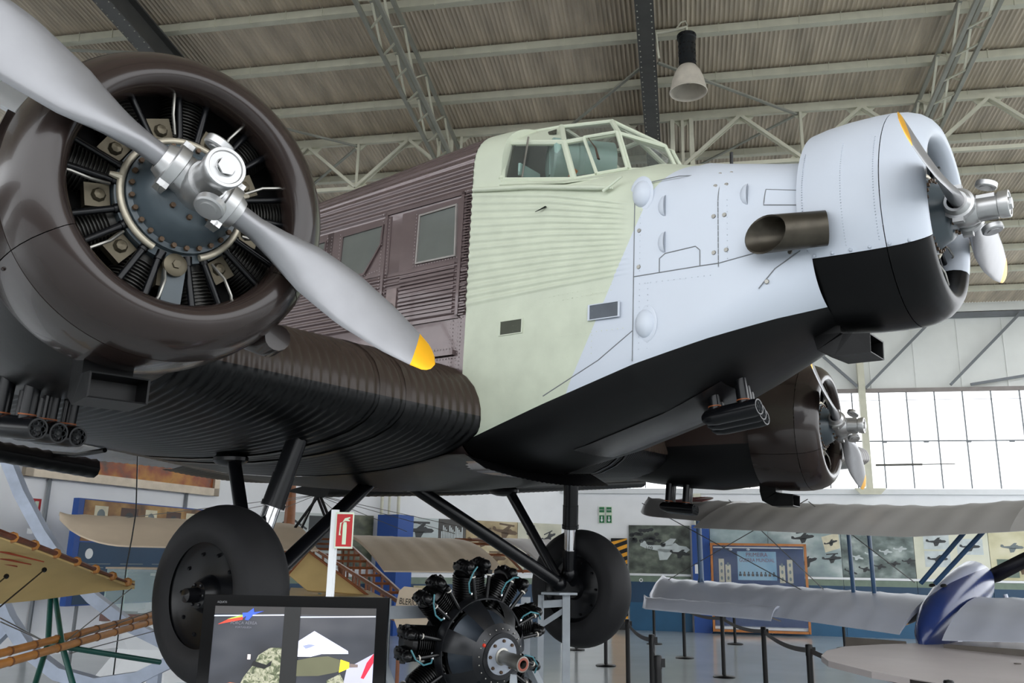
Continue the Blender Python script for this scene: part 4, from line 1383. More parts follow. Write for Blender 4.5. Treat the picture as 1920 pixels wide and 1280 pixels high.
# glass display case "PRIMEIRA GUERRA MUNDIAL"
case = empty('display_case', W3T @ TR((0, 0, .045))); tag(case, 'orange wood framed glass case with a war poster against the wall', 'display case')
M_wood = mat('orange_varnished_wood', (178, 110, 46), .35, 0, .15, 8)
M_case = mat('deep_blue_case_lining', (22, 40, 96), .5)
X0, X1, Z0, Z1, DZ = .60, 2.98, .06, 2.30, .42
b = B(); b.box(((X0 + X1) / 2, (Z0 + Z1) / 2, .03), (X1 - X0, Z1 - Z0, .03)); b.build('case_back', M_case, case, smooth=False)
b = B()
for x in (X0, X1): b.box((x, (Z0 + Z1) / 2, DZ), (.06, Z1 - Z0, .06))
for z in (Z0 + .03, Z1 - .03): b.box(((X0 + X1) / 2, z, DZ), (X1 - X0, .06, .06))
for x in (X0, X1):
    for z in (Z0 + .03, Z1 - .03): b.box((x, z, DZ / 2), (.06, .06, DZ))
b.build('case_frame', M_wood, case, smooth=False)
b = B(); b.box(((X0 + X1) / 2, Z0 + .10, DZ / 2), (X1 - X0, .06, DZ - .05)); b.build('case_shelf', M_whitepl, case, smooth=False)
b = B(); b.box(((X0 + X1) / 2, Z1 - .11, DZ - .08), (X1 - X0 - .1, .03, .04)); b.build('light_rail', M_whitepl, case, smooth=False)
for x in (1.1, 1.55):
    b = B(); b.ball((x, Z1 - .16, DZ - .1), (.05, .03, .05), 10); b.build('spot_lamp', M_whitepl, case)
b = B(); b.box(((X0 + X1) / 2, (Z0 + Z1) / 2, DZ + .01), (X1 - X0 - .08, Z1 - Z0 - .08, .006)); b.build('case_glass', glass('case_glass', (150, 170, 190), .10), case, smooth=False)
po = flat('war_poster', R4(1.28, 2.28, 1.36, 2.10), print_mat('sky_poster', ((110, 160, 196), (150, 190, 214), (176, 206, 222)), 1.2), None, case, .006, .05)
M_tred = mat('poster_red', (120, 40, 40), .5)
text('poster_title', 'PRIMEIRA', .15, M_tred, TR((1.78, 2.01, .058)), po, sx=.9); text('poster_title', 'GUERRA MUNDIAL', .13, M_tred, TR((1.78, 1.87, .058)), po, sx=.82)
for i in range(9):
    x = 1.34 + i * .108
    b = B(); b.prism([(x + .022 * math.cos(t), 1.55 + .03 * math.sin(t)) for t in [2 * PI * q / 8 for q in range(8)]], .001, T=TR((0, 0, .058))); b.prism(R4(x - .035, x + .035, 1.46, 1.52), .001, T=TR((0, 0, .058))); b.build('printed_portrait', M_sepia if i % 2 else M_sil, po, smooth=False)
for gx in (.86, 1.03, 2.42, 2.62):
    c_ = flat('portrait_card', R4(gx - .07, gx + .07, 1.3, 1.9 if gx in (.86, 2.62) else 1.75), M_cream, None, case, .006, .05)
    for i in range(3):
        b = B(); b.prism([(gx + .03 * math.cos(t), 1.40 + .18 * i + .05 * math.sin(t)) for t in [2 * PI * q / 10 for q in range(10)]], .001, T=TR((0, 0, .057))); b.build('oval_portrait', M_sil2, c_, smooth=False)
for i, gx in enumerate((.8, .95, 1.15, 1.4, 2.35, 2.6, 2.75)):
    b = B(); b.box((gx, .55 + .12 * (i % 2), .08), (.12, .09, .05)); b.lathe([(0, .0), (.02, .02), (.03, .02), (.03, 0)], 10, T=TR((gx, .55 + .12 * (i % 2), .105)) @ RY(-PI / 2)); b.build('medal_box', M_sil2 if i % 2 else M_sepia, case, smooth=False)
b = B(); b.sweep([(1.2, .7, .2), (1.7, .55, .2), (2.3, .35, .2)], [.02, .03, .015], 8); b.build('old_rifle', M_sepia, case)

# ---- panels on the oblique back wall
d2 = (C23 - C12).normalized()
W2T = WF((C12.x + d2.y * .03, C12.y - d2.x * .03, 0), d2)
sp2 = [(.9, 2.6, 'pale mural with an old farmhouse outline at the left of the back wall', ((150, 158, 156), (184, 190, 188), (206, 210, 206)), 1.2), (2.6, 3.4, 'dark green-grey photo mural left of the blue kiosk', ((50, 58, 48), (92, 98, 80), (130, 132, 110)), 3),
       (4.1, 5.2, 'pale grey mural of a biplane seaplane right of the blue kiosk', ((160, 172, 172), (188, 198, 198), (206, 212, 210)), 1.2), (5.2, 6.0, 'dark mural with a white group photo on the back wall', ((40, 40, 38), (58, 56, 52), (76, 72, 66)), 2),
       (6.0, 7.6, 'sepia mural with aeroplane wings on the back wall', ((112, 92, 58), (176, 156, 116), (214, 204, 172)), 1.3), (7.6, 9.05, 'cream mural with a dark-haired man beside aircraft', ((180, 180, 160), (206, 204, 184), (220, 216, 198)), 1.2)]
mm = []
for k, (x0, x1, lab, cols, sc) in enumerate(sp2):
    o = flat('photo_mural', R4(x0 + .006, x1 - .006, 1.48, 2.76), print_mat('back_mural_%d' % k, cols, sc, (1, 1.4, 1), 7), W2T, None, .02); tag(o, lab, 'mural', 'photo murals on the back wall'); mm.append(o)
    o = flat('base_panel', R4(x0 + .006, x1 - .006, .0, 1.30), M_teal, W2T, None, .02); tag(o, 'dark teal base panel below the %s' % SH2[k], 'panel', 'dark base panels on the back wall')
    flat('green_strip', R4(x0 + .006, x1 - .006, 1.14, 1.30), mat('sage_green_strip', (112, 128, 112), .5), None, o, .002, .02)
    o = flat('white_rail', R4(x0, x1, 1.42, 1.475), M_whitepl, W2T, None, .035); tag(o, 'white rail below the %s' % SH2[k], 'rail')
plane_print(mm[2], None, 4.65, 2.45, .85, 0, M_sil, True, z=.021)
for i in range(14):
    flat('printed_figure', R4(5.28 + .046 * i, 5.31 + .046 * i, 2.15 + .03 * (i % 3), 2.45 + .05 * ((i * 7) % 4)), M_lite, None, mm[3], .001, .021)
flat('printed_frame', R4(1.75, 2.5, 1.9, 2.70), M_sil, None, mm[0], .001, .021); flat('printed_roof', [(.95, 2.4), (1.3, 2.66), (1.72, 2.4), (1.7, 2.36), (1.3, 2.6), (.97, 2.35)], M_sil, None, mm[0], .001, .023)
for (cx, cy, s_, a_) in ((6.5, 2.3, .9, .2), (7.2, 2.5, .8, -.1), (6.9, 1.8, .7, 0)): plane_print(mm[4], None, cx, cy, s_, a_, M_sepia, True, z=.021)
hx = 8.05
flat('printed_face', [(hx - .12, 2.40), (hx - .13, 2.55), (hx + .02, 2.62), (hx + .10, 2.50), (hx + .12, 2.36), (hx + .05, 2.16), (hx - .05, 2.14)], mat('print_skin_grey', (178, 168, 146), .5), None, mm[5], .001, .021)
flat('printed_hair', [(hx - .16, 2.45), (hx - .17, 2.62), (hx - .05, 2.73), (hx + .10, 2.70), (hx + .13, 2.58), (hx + .0, 2.60), (hx - .08, 2.52), (hx - .10, 2.42)], M_sil, None, mm[5], .001, .023)
flat('printed_coat', [(hx - .25, 1.5), (hx - .12, 2.12), (hx + .08, 2.14), (hx + .4, 1.9), (hx + .45, 1.5)], M_sil2, None, mm[5], .001, .022)
plane_print(mm[5], None, 8.62, 2.4, .5, .4, M_sil, True, z=.021); plane_print(mm[5], None, 8.8, 2.05, .4, -.2, M_sil, z=.021)
b = B(); b.box((3.75, 1.385, .55), (.62, 2.77, .62), R=RY(math.radians(28)).to_3x3()); o = b.build('blue_kiosk', M_blue, None, W2T, smooth=False); tag(o, 'tall blue square kiosk standing before the back wall', 'kiosk')
flat('small_fire_sign', R4(3.42, 3.58, 1.95, 2.1), mat('fire_red', (186, 24, 30), .5), None, o, .008, .96)
for k, x in enumerate((3.55, 3.75, 4.0)):
    b = B(); b.tube((x, 2.6, .12), (x, 5.2, .12), .04 if k != 1 else .03, None, 12); o = b.build('wall_pipe', M_purlin, None, W2T); tag(o, '%s grey pipe rising behind the blue kiosk' % ('left', 'middle', 'right')[k], 'pipe')
o = flat('notice_board', R4(4.55, 5.0, .75, 1.1), print_mat('tan_notice', ((150, 138, 100), (176, 164, 124), (190, 178, 140)), 4), W2T @ TR((0, 0, .03)), None, .02); tag(o, 'small tan notice on the dark panel beyond the covered wing', 'notice')

# ---- left wall: framed painting, free-standing panel, fire sign
W1T = WF((C12.x + d12.y * .05, C12.y - d12.x * .05, 0), d12)
pt = empty('framed_painting', W1T); tag(pt, 'wide painting in a pale metal frame high on the left wall', 'painting')
M_pfr = mat('brushed_pale_frame', (190, 176, 156), .35, .3)
PX0, PX1, PZ0, PZ1 = -5.6, -.75, 3.00, 4.6
b = B()
for (x0, x1, z0, z1) in ((PX0, PX1, PZ0, PZ0 + .16), (PX0, PX1, PZ1 - .16, PZ1), (PX0, PX0 + .16, PZ0, PZ1), (PX1 - .16, PX1, PZ0, PZ1)): b.box(((x0 + x1) / 2, (z0 + z1) / 2, .06), (x1 - x0, z1 - z0, .1))
b.build('picture_frame', M_pfr, pt, smooth=False)
flat('canvas', R4(PX0 + .1, PX1 - .1, PZ0 + .1, PZ1 - .1), print_mat('ochre_painting', ((52, 70, 66), (150, 74, 34), (190, 130, 44), (96, 76, 40)), 1.6, (1, 1, 1), 5), None, pt, .02, .03)
PNA, PNB = Vector((-7.0, 14.6)), Vector((-5.9, 17.8))
W0T = WF((PNA.x, PNA.y, 0), PNB - PNA)
fp = empty('exhibition_panel', W0T); tag(fp, 'free-standing blue-edged panel with brown portraits and dark text area', 'panel')
b = B(); b.box((1.7, 1.75, -.06), (3.4, 1.70, .12)); b.build('panel_body', M_blue, fp, smooth=False)
for x in (.3, 3.1):
    b = B(); b.box((x, .45, -.06), (.04, .9, .04)); b.build('panel_leg', M_frame, fp, smooth=False)
flat('portrait_band', R4(.12, 3.4, 1.92, 2.58), print_mat('gold_brown_print', ((70, 46, 20), (140, 96, 44), (190, 150, 80)), 2.2), None, fp, .004, .0)
flat('text_band', R4(.12, 3.4, .92, 1.90), M_teal, None, fp, .004, .0)
for i, (x, w_, h_) in enumerate(((.35, .3, .3), (.95, .42, .42), (1.55, .3, .34), (2.1, .4, .4), (2.65, .4, .42))):
    flat('printed_picture', R4(x, x + w_, 2.5 - h_, 2.5), M_cream if i % 2 == 0 else mat('print_brown', (74, 46, 32), .5), None, fp, .001, .005)
    flat('printed_motif', [(x + w_ / 2 + w_ * .3 * math.cos(t), 2.5 - h_ / 2 + h_ * .33 * math.sin(t)) for t in [2 * PI * q / 12 for q in range(12)]], M_sil if i % 2 else M_sil2, None, fp, .001, .007)
for j in range(4):
    for i in range(7):
        flat('printed_text_line', R4(.3 + j * .78, .3 + j * .78 + .55 - .05 * ((i * 3) % 4), 1.55 - i * .06, 1.565 - i * .06), M_sil2, None, fp, .001, .005)
b = B(); b.lathe([(.0, 0), (.005, .08), (.0, .085)], 20, T=RY(-PI / 2)); b.build('ring_mark', M_whitepl, fp, TR((.35, 1.72, .005)))
o = flat('fire_sign', R4(0, .16, 0, .24), mat('fire_red', (186, 24, 30), .5), WF((-7.756, 14.600, 2.337), d12)); tag(o, 'tiny red fire point sign on the left wall above the beige wing', 'sign')
flat('pictogram', R4(.045, .115, .05, .20), mat('glow_sign_white', (214, 226, 206), .5), None, o, .001, .005)
o = flat('wall_socket', R4(0, .1, 0, .08), M_whitepl, WF((-7.617, 14.300, 2.009), d12)); tag(o, 'small white socket on the left wall', 'socket')

# ---- barrier posts with belts
b = B(); b.lathe([(0, 0), (.0, .17), (.012, .175), (.025, .16), (.04, .05), (.045, 0)], 32, T=RY(-PI / 2)); SBASE = b.mesh('post_base', M_blackpl)
b = B(); b.tube((0, 0, .03), (0, 0, .86), .032, None, 20); SPOLE = b.mesh('post_pole', M_blackpl)
b = B(); b.lathe([(.84, 0), (.84, .036), (.94, .036), (.95, .03), (.955, 0)], 20, T=RY(-PI / 2)); b.box((.045, 0, .89), (.03, .04, .07)); SCAP = b.mesh('belt_head', M_blackpl)
M_belt = mat('dark_barrier_belt', (44, 38, 36), .6)
posts = [((3.28, 20.6), 'barrier post in front of the display case, farthest in the long right row'), ((3.38, 17.65), 'second farthest barrier post in the long right row'), ((3.45, 14.8), 'third farthest barrier post in the long right row'),
         ((3.33, 12.0), 'fourth farthest barrier post in the long right row'), ((3.06, 9.4), 'second nearest barrier post in the long right row'), ((3.12, 6.6), 'nearest barrier post in front of the grey tailplane'),
         ((5.15, 20.9), 'barrier post right in front of the war poster case'), ((7.4, 20.3), 'barrier post under the silver lower wing by the teal wall'),
         ((1.71, 13.1), 'farthest post in the short row right of the far wheel'), ((1.62, 10.35), 'middle post in the short row right of the far wheel'), ((1.30, 8.0), 'nearest post in the short row right of the far wheel'),
         ((1.72, 16.1), 'barrier post half hidden behind the far wheel'), ((1.42, 18.9), 'barrier post whose base shows just below the far wheel'), ((-11.801, 22.680, 0.000)[:2], 'lone dark post at far left under the beige fabric wing')]
links = [(0, 1), (1, 2), (2, 3), (3, 4), (4, 5), (0, 6), (6, 7), (8, 9), (9, 10)]
for k, (p, lab) in enumerate(posts):
    t = empty('barrier_post', (p[0], p[1], 0)); tag(t, lab, 'barrier post', 'belt barrier posts')
    inst('post_base', SBASE, t); inst('post_pole', SPOLE, t); inst('belt_head', SCAP, t)
    for a_, c_ in links:
        if a_ == k:
            q = posts[c_][0]; dv = Vector((q[0] - p[0], q[1] - p[1], 0)); L_ = dv.length; u = dv / L_
            rows = []
            for i in range(13):
                s_ = .05 + (L_ - .10) * i / 12; sag = .05 * (1 - (2 * i / 12 - 1) ** 2)
                c0 = u * s_ + Vector((0, 0, .89 - sag))
                sd = Vector((-u.y, u.x, 0)) * .0015
                rows.append([c0 + sd + UP * .025, c0 - sd + UP * .025, c0 - sd - UP * .025, c0 + sd - UP * .025])
            b = B(); b.grid(rows, closed=True); b.build('belt', M_belt, t, smooth=False)

# ---- pendant lamp
LP = (2.596, 12.000, 9.111)
lamp = empty('pendant_lamp', LP); tag(lamp, 'large pale bell-shaped hall lamp with a perforated black housing', 'lamp')
b = B(); b.lathe([(.50, 0), (.50, .10), (.49, .145), (.43, .145), (.42, .13), (-.02, .13), (-.04, .14), (-.05, .0)], 28, T=RY(-PI / 2)); hs = b.build('lamp_housing', mat('dark_blue_black_enamel', (30, 34, 38), .4), lamp)
b = B(); b.lathe([(0, 0), (.004, .0), (.004, .018), (0, .018)], 8); HOLE = b.mesh('vent_hole', M_dk)
for z in (.46, .30, .20, .14, .02):
    for k in range(12):
        a = 2 * PI * k / 12 + z * 7
        inst('vent_hole', HOLE, hs, TR((.129 * math.cos(a) if z < .44 else .143 * math.cos(a), .129 * math.sin(a) if z < .44 else .143 * math.sin(a), z)) @ RZ(a))
b = B(); b.lathe([(-.04, .11), (-.06, .14), (-.14, .19), (-.26, .235), (-.40, .265), (-.46, .275), (-.475, .285), (-.485, .275), (-.46, .262), (-.26, .225), (-.14, .18), (-.08, .12), (-.08, 0)], 40, T=RY(-PI / 2)); b.build('lamp_shade', mat('cream_enamel', (216, 208, 194), .35), lamp)
b = B(); b.ball((0, 0, -.24), (.06, .06, .10), 14); b.build('bulb', glass('bulb_glass', (220, 215, 200), .35), lamp)
b = B(); b.tube((0, 0, .48), (0, 0, .64), .02, None, 10); b.sweep([(.02, 0, .64), (-.25, .03, .58), (-.46, .05, .55)], .025, 8); b.sweep([(-.46, .05, .57), (-.44, .05, .3), (-.42, .05, .12)], .018, 8)
b.sweep([(-.16, .02, .60), (-.08, .01, .72), (-.01, 0, .74), (.02, 0, .66)], .012, 8); b.build('lamp_bracket', M_purlin, lamp)

# ---- television
TVT = WF((-.985, 4.3, 1.53), (1, .0))
tv = empty('television', TVT); tag(tv, 'black flat television showing a pilot and bomb, in front of the near wheel', 'television')
b = B()
for (x0, x1, y0, y1) in ((-.43, .43, -.049, 0), (-.43, .43, -.54, -.47), (-.43, -.376, -.47, -.049), (.376, .43, -.47, -.049)):
    b.box(((x0 + x1) / 2, (y0 + y1) / 2, -.02), (x1 - x0, y1 - y0, .05))
b.build('bezel', M_gloss, tv, smooth=False)
b = B(); b.box((0, -.27, -.06), (.84, .52, .06)); b.box((0, -.9, -.09), (.08, 1.1, .06)); b.box((0, -1.515, -.06), (.7, .03, .5)); b.build('tv_stand', M_blackpl, tv, smooth=False)


def em(name, c, s=.55): return mat('screen_' + name, c, .35, 0, .05, 9, emis=s)


sc_ = flat('screen', R4(-.378, .378, -.472, -.047), print_mat('screen_dark_scene', ((26, 26, 30), (48, 50, 56), (70, 70, 74)), 2.2, (1, 2, 1), 2, .25, .35), None, tv, .004, -.002)


def S(name, pts, m_, z=.004):
    """television picture shape, given in centimetres from the screen's top left"""
    return flat(name, [(-.376 + x / 100, -.049 - y / 100) for x, y in pts], m_, None, sc_, .0006, z)


S('screen_top_bar', [(0, 0), (75, 0), (75, 3.4), (0, 3.4)], em('charcoal', (46, 44, 44), .35), .0025)
S('screen_divider', [(32.5, 0), (40, 0), (40, 42), (32.5, 42)], em('black', (14, 14, 14), .2), .006)
for x0, x1 in ((0, 32.5), (40, 75)): S('screen_line', [(x0, 4.2), (x1, 3.4), (x1, 3.9), (x0, 4.7)], em('line', (178, 186, 206)), .0032)
S('screen_fin', [(40, 15), (47, 10.5), (63, 19), (63.3, 20.2), (51, 20.5), (46, 21.8), (40, 21.8)], em('fin_white', (196, 200, 226), .7), .0036)
S('screen_fin_mark', [(42, 17), (45, 16.3), (48, 16.6), (46, 17.6), (43.5, 18.4)], em('fin_grey', (120, 126, 150)), .0044)
S('screen_bomb', [(40, 23.4), (46, 22.2), (54, 21.4), (60, 23), (63, 24.5), (63, 26.4), (58, 28.4), (50, 30), (40, 30.3)], em('olive', (78, 78, 58), .45), .005)
S('screen_bomb_band', [(60, 22.8), (64, 24.0), (64, 26.5), (59.5, 28.4)], em('yellow', (226, 206, 30), .8), .0056)
S('screen_fuze', [(64, 24.4), (68, 24.8), (68, 26), (64, 26.2)], em('fuze', (96, 84, 80)), .0052)
S('screen_jet', [(63, 26.5), (75, 20), (75, 42), (62, 42), (62, 32)], em('jet_white', (150, 150, 172), .5), .0040)
S('screen_stripe', [(75, 20), (75, 24), (71, 31), (69.6, 30.6), (72, 24)], em('red', (206, 24, 44), .7), .0048)
M_camo = print_mat('screen_camouflage', ((24, 28, 22), (84, 90, 66), (150, 148, 128), (50, 58, 42)), 34, (1, 1, 1), 3, .4, .4, 1.5)
S('screen_arm', [(32.4, 18), (27, 18.2), (22, 21.5), (20.5, 25), (16, 31), (13, 38), (12, 42), (32.4, 42)], M_camo, .0044)
S('screen_glove', [(20, 24), (26, 25.6), (28.5, 23.6), (28, 26), (25, 27.4), (19, 26)], em('black', (14, 14, 14), .2), .0050)
S('screen_hand', [(54, 32), (60, 29), (62, 32), (62, 38), (56, 38)], M_camo, .0058)
S('screen_ground', [(0, 36), (10, 33.5), (15, 34), (12, 42), (0, 42)], print_mat('screen_ground', ((110, 50, 24), (176, 92, 50), (206, 130, 84)), 14, (1, 1, 1), 4, .4, .5), .0038)
S('screen_tag', [(17, 21.2), (18.4, 21.2), (18.4, 23.4), (17, 23.4)], em('tag', (210, 190, 186)), .0042)
S('logo_streak', [(2, 8.2), (8, 5.2), (13.5, 4.2), (13.2, 6), (8, 7.0)], em('logo_red', (196, 50, 34), .7), .0048); S('logo_streak', [(6, 5.9), (13.6, 3.6), (13.6, 4.6), (8, 5.7)], em('logo_green', (120, 150, 60), .7), .0052)
S('logo_bird', [(13, 3.0), (15.4, 2.8), (18, .8), (18.4, 2.6), (23, 2.0), (18, 3.8), (16, 6.2), (14.4, 6), (15, 4.2), (13.4, 5.2)], em('logo_blue', (44, 70, 176), .7), .0054)
M_ltxt = em('logo_text', (96, 96, 104), .4)
text('logo_text', 'FORÇA AÉREA', .019, M_ltxt, TR((-.236, -.124, .005)), sc_); text('logo_text', 'PORTUGUESA', .012, M_ltxt, TR((-.236, -.143, .005)), sc_)
text('brand_text', 'AQUOS', .013, mat('print_silver', (120, 120, 122), .4), TR((-.345, -.032, .006)), tv)

# ---- fire extinguisher sign on its white post
sg = empty('extinguisher_sign', (-1.087, 5.600, 1.479)); sg.location.z = 0; tag(sg, 'red fire extinguisher sign on a white post behind the television', 'sign')
b = B(); b.box((0, 0, 1.0), (.034, .03, 2.0)); b.box((.022, .004, 1.0), (.012, .022, 2.0)); b.build('sign_post', M_whitepl, sg, smooth=False)
b = B(); b.lathe([(0, 0), (0, .16), (.02, .16), (.03, .03)], 28, T=RY(-PI / 2)); b.build('sign_base', M_whitepl, sg)
pl = flat('sign_plate', R4(.015, .128, 1.765, 1.985), mat('glow_sign_white', (214, 226, 206), .5), WF((0, -.02, 0), (1, 0)), sg, .004)
flat('red_field', R4(.023, .120, 1.777, 1.973), mat('fire_red', (186, 24, 30), .5), None, pl, .001, .004)
M_pic = mat('pictogram_pale', (214, 232, 204), .5)
flat('pictogram_body', [(.062, 1.79), (.086, 1.79), (.086, 1.905), (.083, 1.925), (.066, 1.925), (.062, 1.905)], M_pic, None, pl, .001, .0055)
flat('pictogram_hose', [(.060, 1.925), (.066, 1.935), (.052, 1.915), (.048, 1.86), (.052, 1.845), (.040, 1.845), (.044, 1.92)], M_pic, None, pl, .001, .0055)
flat('pictogram_lever', [(.058, 1.925), (.072, 1.948), (.104, 1.956), (.104, 1.948), (.09, 1.943), (.104, 1.936), (.102, 1.93), (.078, 1.932)], M_pic, None, pl, .001, .0055)

# ---- display radial engine on its stand
EA = Vector((.60, -.78, -.13)).normalized()
EO = Vector((-.22, 7.0, 1.08))
ET = frame(EO, EA, z=(0, 0, 1))
eng = empty('display_engine', ET); tag(eng, 'black radial engine with teal ignition leads on a grey stand', 'engine')
M_eb = mat('engine_black', (11, 11, 12), .26, 0, .2, 6, .04, 20, spec=.35)
M_shroud = mat('engine_dark_grey', (30, 31, 34), .28, .3, .2, 5)
b = B(); b.lathe([(-.30, 0), (-.30, .30), (.02, .30), (.02, .26)], 40); b.build('crankcase', M_eb, eng)
b = B()
for k in range(7):                                  # ribbed nose shroud: seven webs with openings between
    a0 = 2 * PI * k / 7; a1 = a0 + 2 * PI / 7 * .5
    b.lathe([(.02, .37), (.10, .36), (.19, .30), (.26, .22), (.30, .16)], 10, a0=a0, a1=a1)
b.lathe([(-.02, .375), (.02, .38), (.07, .37), (.07, .36), (-.02, .36)], 48); b.lathe([(.26, .225), (.30, .165), (.31, .165), (.31, .12), (.27, .12)], 40)
b.build('nose_shroud', M_shroud, eng)
b = B(); b.lathe([(.02, .28), (.10, .20), (.2, .15), (.27, .13), (.27, 0)], 32); b.build('nose_case', mat('engine_blue_grey', (70, 78, 88), .35, .2), eng)
b = B(); b.lathe([(.29, .13), (.315, .13), (.315, .05), (.30, .0)], 36); b.build('flange_plate', mat('flange_grey', (150, 156, 166), .4), eng)
for k in range(8):
    a = 2 * PI * k / 8; inst('bolt', BOLT, eng, TR((.315, .11 * math.cos(a), .11 * math.sin(a))))
for k in range(20):
    a = 2 * PI * k / 20
    b = B(); b.ball((.29, .19 * math.cos(a), .19 * math.sin(a)), .006, 6); b.build('stud', M_steel, eng)
b = B(); b.lathe([(.30, .062), (.32, .062), (.325, .048), (.42, .046), (.425, .05), (.50, .05), (.505, .055), (.56, .055), (.562, .03), (.52, .028)], 24); b.build('propeller_shaft', M_steel, eng)
b = B(); b.lathe([(.563, .046), (.563, .03), (.53, .03)], 20); b.build('shaft_bore', mat('copper_red', (150, 84, 70), .4, .4), eng)
b = B()
prof = [(.28, .12)]
for i in range(13): prof += [(.29 + i * .018, .105), (.292 + i * .018, .125), (.297 + i * .018, .125), (.299 + i * .018, .105)]
prof += [(.53, .12), (.56, .10), (.57, 0)]
b.lathe(prof, 18)
for q in (-1, 1):
    b.sweep([(.575, .07 * q, -.06), (.60, .078 * q, .02), (.59, .075 * q, .10), (.55, .07 * q, .145)], [.035, .05, .046, .03], 10)
    for i in range(5): b.box((.628 - .01 * abs(i - 2), .075 * q, -.03 + .035 * i), (.02, .085, .008))
    b.tube((.60, .09 * q, .06), (.60, .135 * q, .06), .022, None, 10)
for q in (-.075, .075):
    b.ball((.60, q, .12), (.045, .04, .05), 10)
    b.ball((.585, q + .02, -.03), .018, 6)
ECY = b.mesh('cylinder', M_eb, 45)
b = B(); b.tube((.34, 0, 0), (.56, 0, 0), .014, None, 8); b.tube((.545, 0, 0), (.575, 0, 0), .021, .021, 10); ERD = b.mesh('pushrod_tube', M_eb)
b = B(); b.tube((.535, 0, 0), (.558, 0, 0), .0205, .0205, 10); ECL = b.mesh('pushrod_collar', mat('pale_collar', (206, 200, 190), .4))
b = B(); b.sweep([(.60, .0, .0), (.57, .06, .03), (.50, .10, .03), (.43, .09, .02), (.41, .06, .0)], .0065, 6); ELD = b.mesh('ignition_lead', mat('teal_cable', (70, 124, 134), .5))
b = B(); b.ball((.41, .06, 0), .015, 8); b.tube((.41, .06, 0), (.42, .02, 0), .008, None, 8); ENT = b.mesh('lead_nut', M_chrome)
SW = Matrix(((0, 0, 1, 0), (1, 0, 0, 0), (0, 1, 0, 0), (0, 0, 0, 1)))
for k in range(9):
    a = PI / 2 + .12 + 2 * PI * k / 9
    inst('cylinder', ECY, eng, TR((-.12, 0, 0)) @ RX(a) @ SW)
    for d in (-.14, .14):
        inst('pushrod_tube', ERD, eng, TR((.045, 0, 0)) @ RX(a + d) @ SW); inst('pushrod_collar', ECL, eng, TR((.045, 0, 0)) @ RX(a + d) @ SW)
    inst('ignition_lead', ELD, eng, TR((.03, 0, 0)) @ RX(a + .04) @ SW); inst('lead_nut', ENT, eng, TR((.03, 0, 0)) @ RX(a + .04) @ SW)
b = B(); b.ball((.287, .0, .17), .017, 8, T=RX(1.1)); b.build('red_plug', mat('plug_red', (196, 50, 24), .4), eng)
M_stand = mat('pale_grey_stand_paint', (150, 156, 162), .5)
es = empty('engine_stand', (EO.x, EO.y, 0)); tag(es, 'pale grey steel stand carrying the black display engine', 'stand')
bk = -Vector((EA.x, EA.y, 0)).normalized(); sd = Vector((-bk.y, bk.x, 0))


def esp(a, c, z): return bk * a + sd * c + Vector((0, 0, z))


for p0, p1, w in ((esp(.36, -.75, 0), esp(.36, -.75, 1.42), .08), (esp(.36, .6, 0), esp(.36, .6, 1.42), .08), (esp(.36, -.8, 1.32), esp(.36, .65, 1.32), .09), (esp(.36, -.75, .6), esp(.36, .6, .6), .08), (esp(.32, 0, .6), esp(.32, 0, 1.4), .1), (esp(-.6, -.75, .05), esp(.9, -.75, .05), .08), (esp(-.6, .6, .05), esp(.9, .6, .05), .08), (esp(-.45, -.75, .05), esp(.36, -.75, .95), .06), (esp(-.45, .6, .05), esp(.36, .6, .95), .06),
                  (esp(-.45, -.1, .0), esp(-.45, .0, .93), .045), (esp(-.45, .12, .0), esp(-.45, .0, .93), .045)):
    b = B(); bar(b, p0, p1, w, w); b.build('stand_beam', M_stand, es, smooth=False)
# ---- stands that carry the aircraft by its axle struts
for s, nm in ((-1, 'near'), (1, 'far')):
    c = A((-4.28, s * 1.80, -2.52)); zt_ = c.z - .085
    st = empty('aircraft_stand', (c.x, c.y, 0)); tag(st, 'pale grey support stand under the %s axle strut of the aircraft' % nm, 'stand', 'aircraft support stands')
    b = B(); b.prism([(-.20, -.10), (-.04, -.22), (.16, -.14), (.16, .08), (-.12, .14)], .022, T=TR((0, 0, zt_ - .022)) @ RZ(.15)); b.build('saddle_plate', M_stand, st, smooth=False)
    for k, (p0, p1, w) in enumerate((((.07, -.06, 0), (.07, -.06, zt_ - .02), .075), ((-.16, -.02, zt_ - .12), (.07, -.05, zt_ - .10), .07), ((-.22, -.0, zt_ - .35), (.07, -.05, zt_ - .16), .05), ((-.18, .0, 0), (-.18, .0, zt_ - .03), .06), ((-.45, -.05, .03), (.35, -.05, .03), .07), ((-.05, -.4, .03), (-.05, .35, .03), .07))):
        b = B(); bar(b, p0, p1, w, w); b.build('stand_beam', M_stand, st, smooth=False)
# ------------------------------------------------------------------ silver biplane at the right
M_fab = mat('silver_doped_fabric', (198, 202, 214), .36, .25, .06, 2, .04, 5)
M_fab2 = mat('grey_doped_fabric', (172, 170, 168), .5, .05, .06, 2, .04, 5)
M_bstrut = mat('blue_strut_paint', (44, 78, 112), .4)
bn = Vector((.69, .72, 0)).normalized(); bl = Vector((-.72, .69, 0)).normalized()
BO = Vector((5.20, 10.5, 1.38))
tl = math.radians(13)
bx = (bn * math.cos(tl) + UP * math.sin(tl)).normalized(); bz = bx.cross(bl)
BT = Matrix.Identity(4)
for i in range(3):
    BT[i][0] = bx[i]; BT[i][1] = bl[i]; BT[i][2] = bz[i]; BT[i][3] = BO[i]
bip = empty('silver_biplane', BT); tag(bip, 'old silver biplane with blue struts and a short blue nacelle', 'aircraft')


